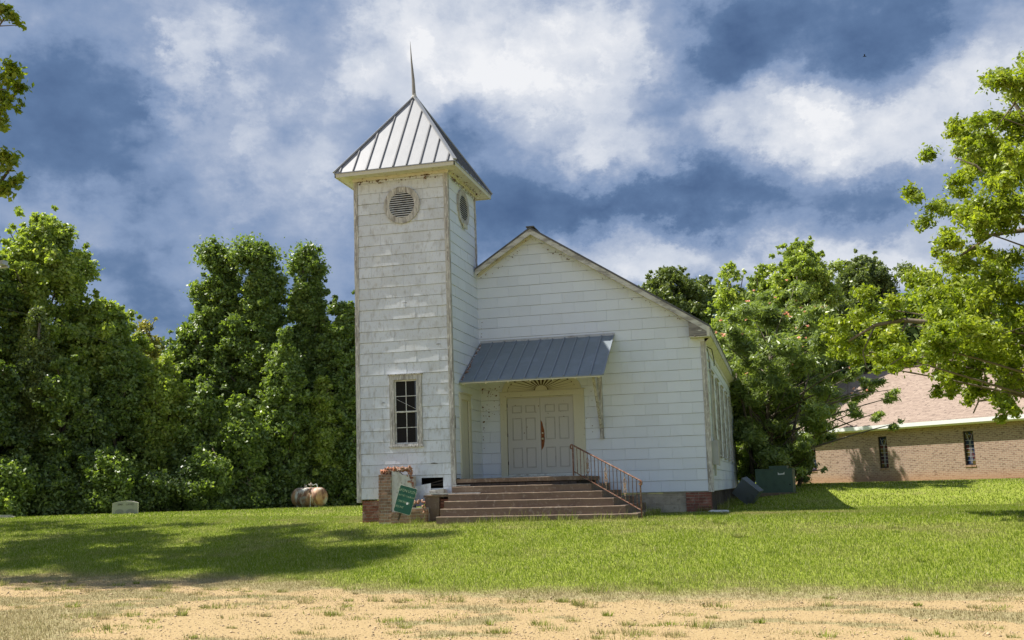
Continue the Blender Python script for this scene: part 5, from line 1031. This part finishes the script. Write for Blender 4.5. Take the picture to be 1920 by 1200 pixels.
T('broadleaf_tree', 'light green open sapling right of the church eave', 'tree', 1396, 50, 482, 46, 'oval', L_light, .35, 60, .20, .75, 103, GR, rc=.4)
T('sweetgum_tree', 'slim pale green tree just left of the tallest one on the right', 'tree', 1458, 58, 482, 34, 'narrow', L_light, .3, 110, .20, 1.0, 104, GR)
T('sweetgum_tree', 'tallest light green tree on the right skyline', 'tree', 1530, 58, 446, 62, 'round', L_light, .40, 150, .20, 1.3, 105, GR, lobes=2, extra=[(1572, 500, 16, 0), (1490, 480, 16, 0)])
T('broadleaf_tree', 'dark rounded tree on the right skyline beyond the tallest light one', 'tree', 1650, 66, 472, 64, 'round', L_olive, .5, 130, .23, 1.1, 106, GR, extra=[(1700, 510, 22, 0)])
T('broadleaf_tree', 'small dark tree between the light skyline tree and the dark rounded one', 'tree', 1602, 63, 548, 36, 'oval', L_olive, .3, 100, .22, 1.0, 107, GR)
T('broadleaf_tree', 'dark tree just above the ridge of the pinkish roof', 'tree', 1745, 68, 545, 60, 'oval', L_dark, .3, 120, .25, 1.0, 108, GR)
T('broadleaf_tree', 'dark tree seen through the oak branches at the right edge', 'tree', 1860, 70, 520, 70, 'oval', L_dark, .3, 120, .25, 1.0, 109, GR)
T('broadleaf_tree', 'mid green tree behind the flowering mimosa', 'tree', 1400, 56, 575, 60, 'oval', L_mid, .3, 120, .22, 1.0, 110, GR)
T('broadleaf_tree', 'mid green tree below the tallest light green one', 'tree', 1500, 56, 575, 60, 'oval', L_mid, .3, 120, .22, 1.0, 111, GR)

# flowering mimosa beside the church
def clump_tree(name, label, cat, base, top, spec, lm, n_per, leaf, seed, r0, dd=1.0, bark=None, nm=40, sag=.1, sub=3, sp=.8, kw=None, extra_cl=()):
    rng = np.random.default_rng(seed); b = pix(*base); x, y = b[0], b[1]; g = gz(x, y); th = thing(name, label, cat, (x, y, g)); cl = []; mains = []
    for (u, v, r_, d) in spec:
        p = pix(u, v, d); rw = r_/FPX*d; mains.append((p[0], p[1], p[2]))
        for k in range(sub):
            o = rng.normal(size=3)*rw*sp*np.array([.6, .6, .5])+ (np.array([0, rng.normal()*dd, 0]) if k else 0); q = p+o; cl.append((q[0], q[1], q[2], rw*rng.uniform(.5, .85)))
    cl += list(extra_cl); cl = np.array(cl); V, F = leaf_cloud(cl, n_per, leaf, rng, **(kw or {})); np_mesh('crown', V, F, lm, th)
    tm = MB(); t = pix(*top); mains = limbs(tm, (x, y, g-.2), tuple(t), mains, r0, rng, nm, sag, 6); tr = obj('trunk', tm, bark or M_bark, th, smooth=True)
    tw = MB(); allc = list(cl); rng.shuffle(allc)
    for c in allc[:min(len(allc), 90)]:
        c = Vector(c[:3]); m = min(mains, key=lambda q: (Vector(q)-c).length); m = Vector(m)
        if (m-c).length > 1.3: continue
        e = c+(c-m)*.6+Vector((rng.normal()*.1, rng.normal()*.1, rng.normal()*.08)); tw.tube([m, (m+c)/2+Vector((0, 0, .04)), c, e], [.016, .012, .009, .004], 4, cap=False)
    obj('twigs', tw, bark or M_bark, tr); return th, cl, rng
mim = [(1368, 605, 30), (1410, 590, 32), (1460, 592, 34), (1505, 610, 36), (1545, 640, 32), (1390, 650, 38), (1445, 650, 42), (1500, 670, 42), (1555, 690, 36), (1358, 690, 26), (1598, 705, 26), (1415, 710, 42), (1475, 725, 44), (1535, 740, 38), (1590, 745, 26), (1636, 725, 22), (1672, 745, 20), (1405, 770, 40), (1460, 790, 42), (1510, 795, 38), (1640, 775, 20), (1675, 795, 14), (1605, 772, 20), (1395, 835, 34), (1440, 840, 36), (1480, 840, 30), (1510, 860, 20), (1370, 740, 26), (1352, 640, 20), (1600, 660, 22), (1575, 625, 20), (1530, 585, 22), (1485, 555, 20), (1430, 560, 20), (1500, 880, 12), (1545, 880, 8), (1520, 820, 22), (1385, 720, 20), (1420, 868, 34), (1460, 868, 34), (1392, 875, 26), (1490, 870, 26), (1400, 800, 34), (1440, 810, 36), (1390, 750, 30)]
rg = np.random.default_rng(3)
mspec = [(u, v, r_*(.72 if u > 1540 and v > 650 else 1), 39.0+rg.uniform(-1.8, 2.4)) for (u, v, r_) in mim]+[(u+rg.uniform(-10, 10), v+12, r_, 42+rg.uniform(-1, 1)) for (u, v, r_) in mim if 1380 < u < 1540]
mt, mcl, mr2 = clump_tree('mimosa_tree', 'spreading mimosa with feathery leaves and pink blossoms beside the church', 'tree', (1425, 905, 40), (1450, 640, 40), mspec, L_mim, 420, .20, 33, .13, 1.0, nm=90, sub=4, kw=dict(flat=.6, aspect=.26, ow=.25, up=.6, rnd=.55))
mst = MB()
for (bu, tu, tv) in ((1440, 1400, 700), (1470, 1520, 690), (1495, 1560, 730), (1412, 1380, 700)):
    a = pix(bu, 905, 40+rg.uniform(-.6, .6)); c = pix(tu, tv, 39.5); a[2] = gz(a[0], a[1])-.1; m = (a+c)/2+np.array([rg.uniform(-.2, .2), 0, .1]); mst.tube([tuple(a), tuple(m), tuple(c)], [.085, .06, .03], 7)
for (pts) in ([(1500, 770), (1560, 755), (1620, 738), (1690, 728)], [(1500, 778), (1560, 782), (1600, 800)], [(1500, 740), (1560, 700), (1610, 680)]):
    mst.tube([tuple(pix(u, v, 38.6)) for u, v in pts], [.03, .024, .018, .010][:len(pts)], 6)
obj('stems', mst, M_bark, mt, smooth=True)
fl_ = MB(); cand = [c for c in mcl if c[2] > 2.9]
for i in range(72):
    c = cand[mr2.integers(0, len(cand))]; o = np.array([mr2.normal()*.5, -abs(mr2.normal())*.6, abs(mr2.normal())*.5])*c[3]*1.3; p = Vector(c[:3])+Vector(o)
    for k in range(9):
        dr = Vector((mr2.normal(), mr2.normal(), abs(mr2.normal())+.3)).normalized(); s = Vector((mr2.normal(), mr2.normal(), mr2.normal())).cross(dr).normalized()*.022; e = p+dr*mr2.uniform(.05, .09); fl_.poly([p-s*.3, e-s, e+s, p+s*.3])
obj('blossoms', fl_, leafmat('pink_blossom', (.62, .34, .24), (.75, .45, .32), trans=.3, tint=(1.1, 1, .9)), mt)

# big oak on the right, its trunk outside the frame
oak = [(1893, 150, 30), (1905, 190, 40), (1850, 210, 26), (1880, 250, 40), (1915, 270, 40), (1775, 288, 24), (1820, 262, 24), (1825, 305, 36), (1880, 320, 42), (1785, 350, 34), (1840, 370, 42), (1900, 380, 45), (1765, 405, 26), (1810, 425, 38), (1865, 440, 42), (1915, 460, 45), (1775, 470, 20), (1790, 500, 22), (1835, 510, 34), (1890, 530, 44),
       (1770, 545, 34), (1715, 560, 34), (1665, 580, 34), (1622, 605, 30), (1590, 630, 26), (1572, 655, 14), (1650, 625, 34), (1705, 610, 38), (1760, 600, 42), (1820, 590, 44), (1880, 600, 45), (1915, 650, 42), (1605, 665, 20), (1640, 668, 22), (1690, 655, 28), (1745, 650, 32), (1800, 650, 38), (1855, 660, 38), (1775, 700, 22), (1815, 700, 28), (1860, 715, 30), (1900, 725, 30), (1780, 735, 16), (1830, 740, 18), (1880, 752, 18), (1660, 690, 12), (1720, 680, 14), (1895, 765, 16)]
ospec = [(u, v, r_*1.08, 21.5+1.6*math.sin(u*.02+v*.03)+rg.uniform(-.5, .5)) for (u, v, r_) in oak]
ex = []
for i in range(150):
    u = rg.uniform(1975, 2600); v = rg.uniform(60, 720)
    if ((u-2180)/420)**2+((v-420)/370)**2 < 1: ex.append((u, v, 45, 22+rg.uniform(-3, 3)))
ot, ocl, _ = clump_tree('oak_tree', 'big yellow green oak reaching in from the right edge over the hall', 'tree', (2180, 940, 22.5), (2150, 330, 22.5), ospec+ex, L_oak, 640, .088, 44, .10, .25, M_barkl, nm=50, sub=5, sp=1.25, kw=dict(flat=.75, aspect=.5, ow=.4, up=.5, rnd=.7))
lb = MB()
for pts, r_ in (([(2120, 600), (2000, 590), (1900, 585), (1820, 600), (1750, 605), (1690, 600), (1640, 610), (1590, 640)], .10), ([(2140, 400), (2020, 440), (1930, 430), (1860, 440), (1800, 480)], .08), ([(2140, 320), (2020, 300), (1940, 250), (1900, 190), (1890, 150)], .08), ([(1930, 430), (1880, 360), (1830, 310), (1790, 295)], .04), ([(1900, 588), (1860, 660), (1840, 730)], .035), ([(1960, 590), (1930, 700), (1890, 745), (1835, 752), (1825, 775)], .035), ([(1820, 600), (1790, 660), (1775, 715)], .025), ([(1700, 602), (1680, 650), (1700, 690)], .02), ([(1640, 612), (1618, 660), (1625, 690), (1640, 700)], .012)):
    n_ = len(pts); lb.tube([tuple(pix(u, v, 22.0)) for u, v in pts], [r_*(1-.8*i/(n_-1))+.006 for i in range(n_)], 7)
obj('limbs', lb, M_barkl, ot, smooth=True)

# trees beyond the left edge of the frame, whose branch tips and shadows show
def side_tree(label, x, y, zc, rx_, ry_, rz_, n, seed, tips=()):
    rng = np.random.default_rng(seed); g = gz(x, y); th = thing('maple_tree', label, 'tree', (x, y, g)); cl = []
    while len(cl) < n:
        p = rng.uniform(-1, 1, 3)
        if not (.3 < np.linalg.norm(p) < 1): continue
        q = np.array([x+p[0]*rx_, y+p[1]*ry_, zc+p[2]*rz_]); d = q-CAM; zf = d@_F; u = 960+FPX*(d@CR)/zf if zf > 0 else -999
        if u > -55: continue
        cl.append((q[0], q[1], q[2], rng.uniform(.6, 1.0)))
    for (u, v, r_, d) in tips:
        p = pix(u-4, v, d)
        for k in range(4): o = rng.normal(size=3)*r_/FPX*d*.6; cl.append((p[0]+o[0], p[1]+o[1], p[2]+o[2], r_/FPX*d*rng.uniform(.9, 1.2)))
    cl = np.array(cl); V, F = leaf_cloud(cl, 330, .14, rng, flat=.7, ow=.4, up=.5, rnd=.7); np_mesh('crown', V, F, L_oak, th)
    tm = MB(); limbs(tm, (x, y, g-.2), (x, y, zc+rz_*.7), cl, .24, rng, 45); 
    for (u, v, r_, d) in tips: p = pix(u, v, d); q = pix(-70, v+12, d+.3); tm.tube([tuple(q), tuple((p+q)/2+np.array([0, 0, .05])), tuple(p)], [.03, .018, .006], 5)
    obj('trunk', tm, M_bark, th, smooth=True)
side_tree('leafy tree just beyond the left edge with branch tips showing at top left', -14.6, -6.0, 12.9, 4.6, 5.0, 7.2, 120, 61, tips=[(-8, 8, 16, 26.5), (12, 22, 12, 26.5), (32, 38, 12, 26.4), (42, 47, 7, 26.3), (-5, 150, 22, 26.5), (18, 158, 16, 26.4), (38, 166, 12, 26.3), (-8, 190, 18, 26.5), (20, 190, 14, 26.4), (42, 198, 9, 26.3), (2, 228, 14, 26.5), (4, 298, 20, 26.5), (26, 306, 10, 26.4), (-6, 330, 16, 26.5), (32, 345, 13, 26.4), (12, 362, 14, 26.4)])
side_tree('second leafy tree farther out beyond the left edge of the frame', -22.5, -5.0, 9.5, 4.6, 5.5, 4.6, 80, 62)
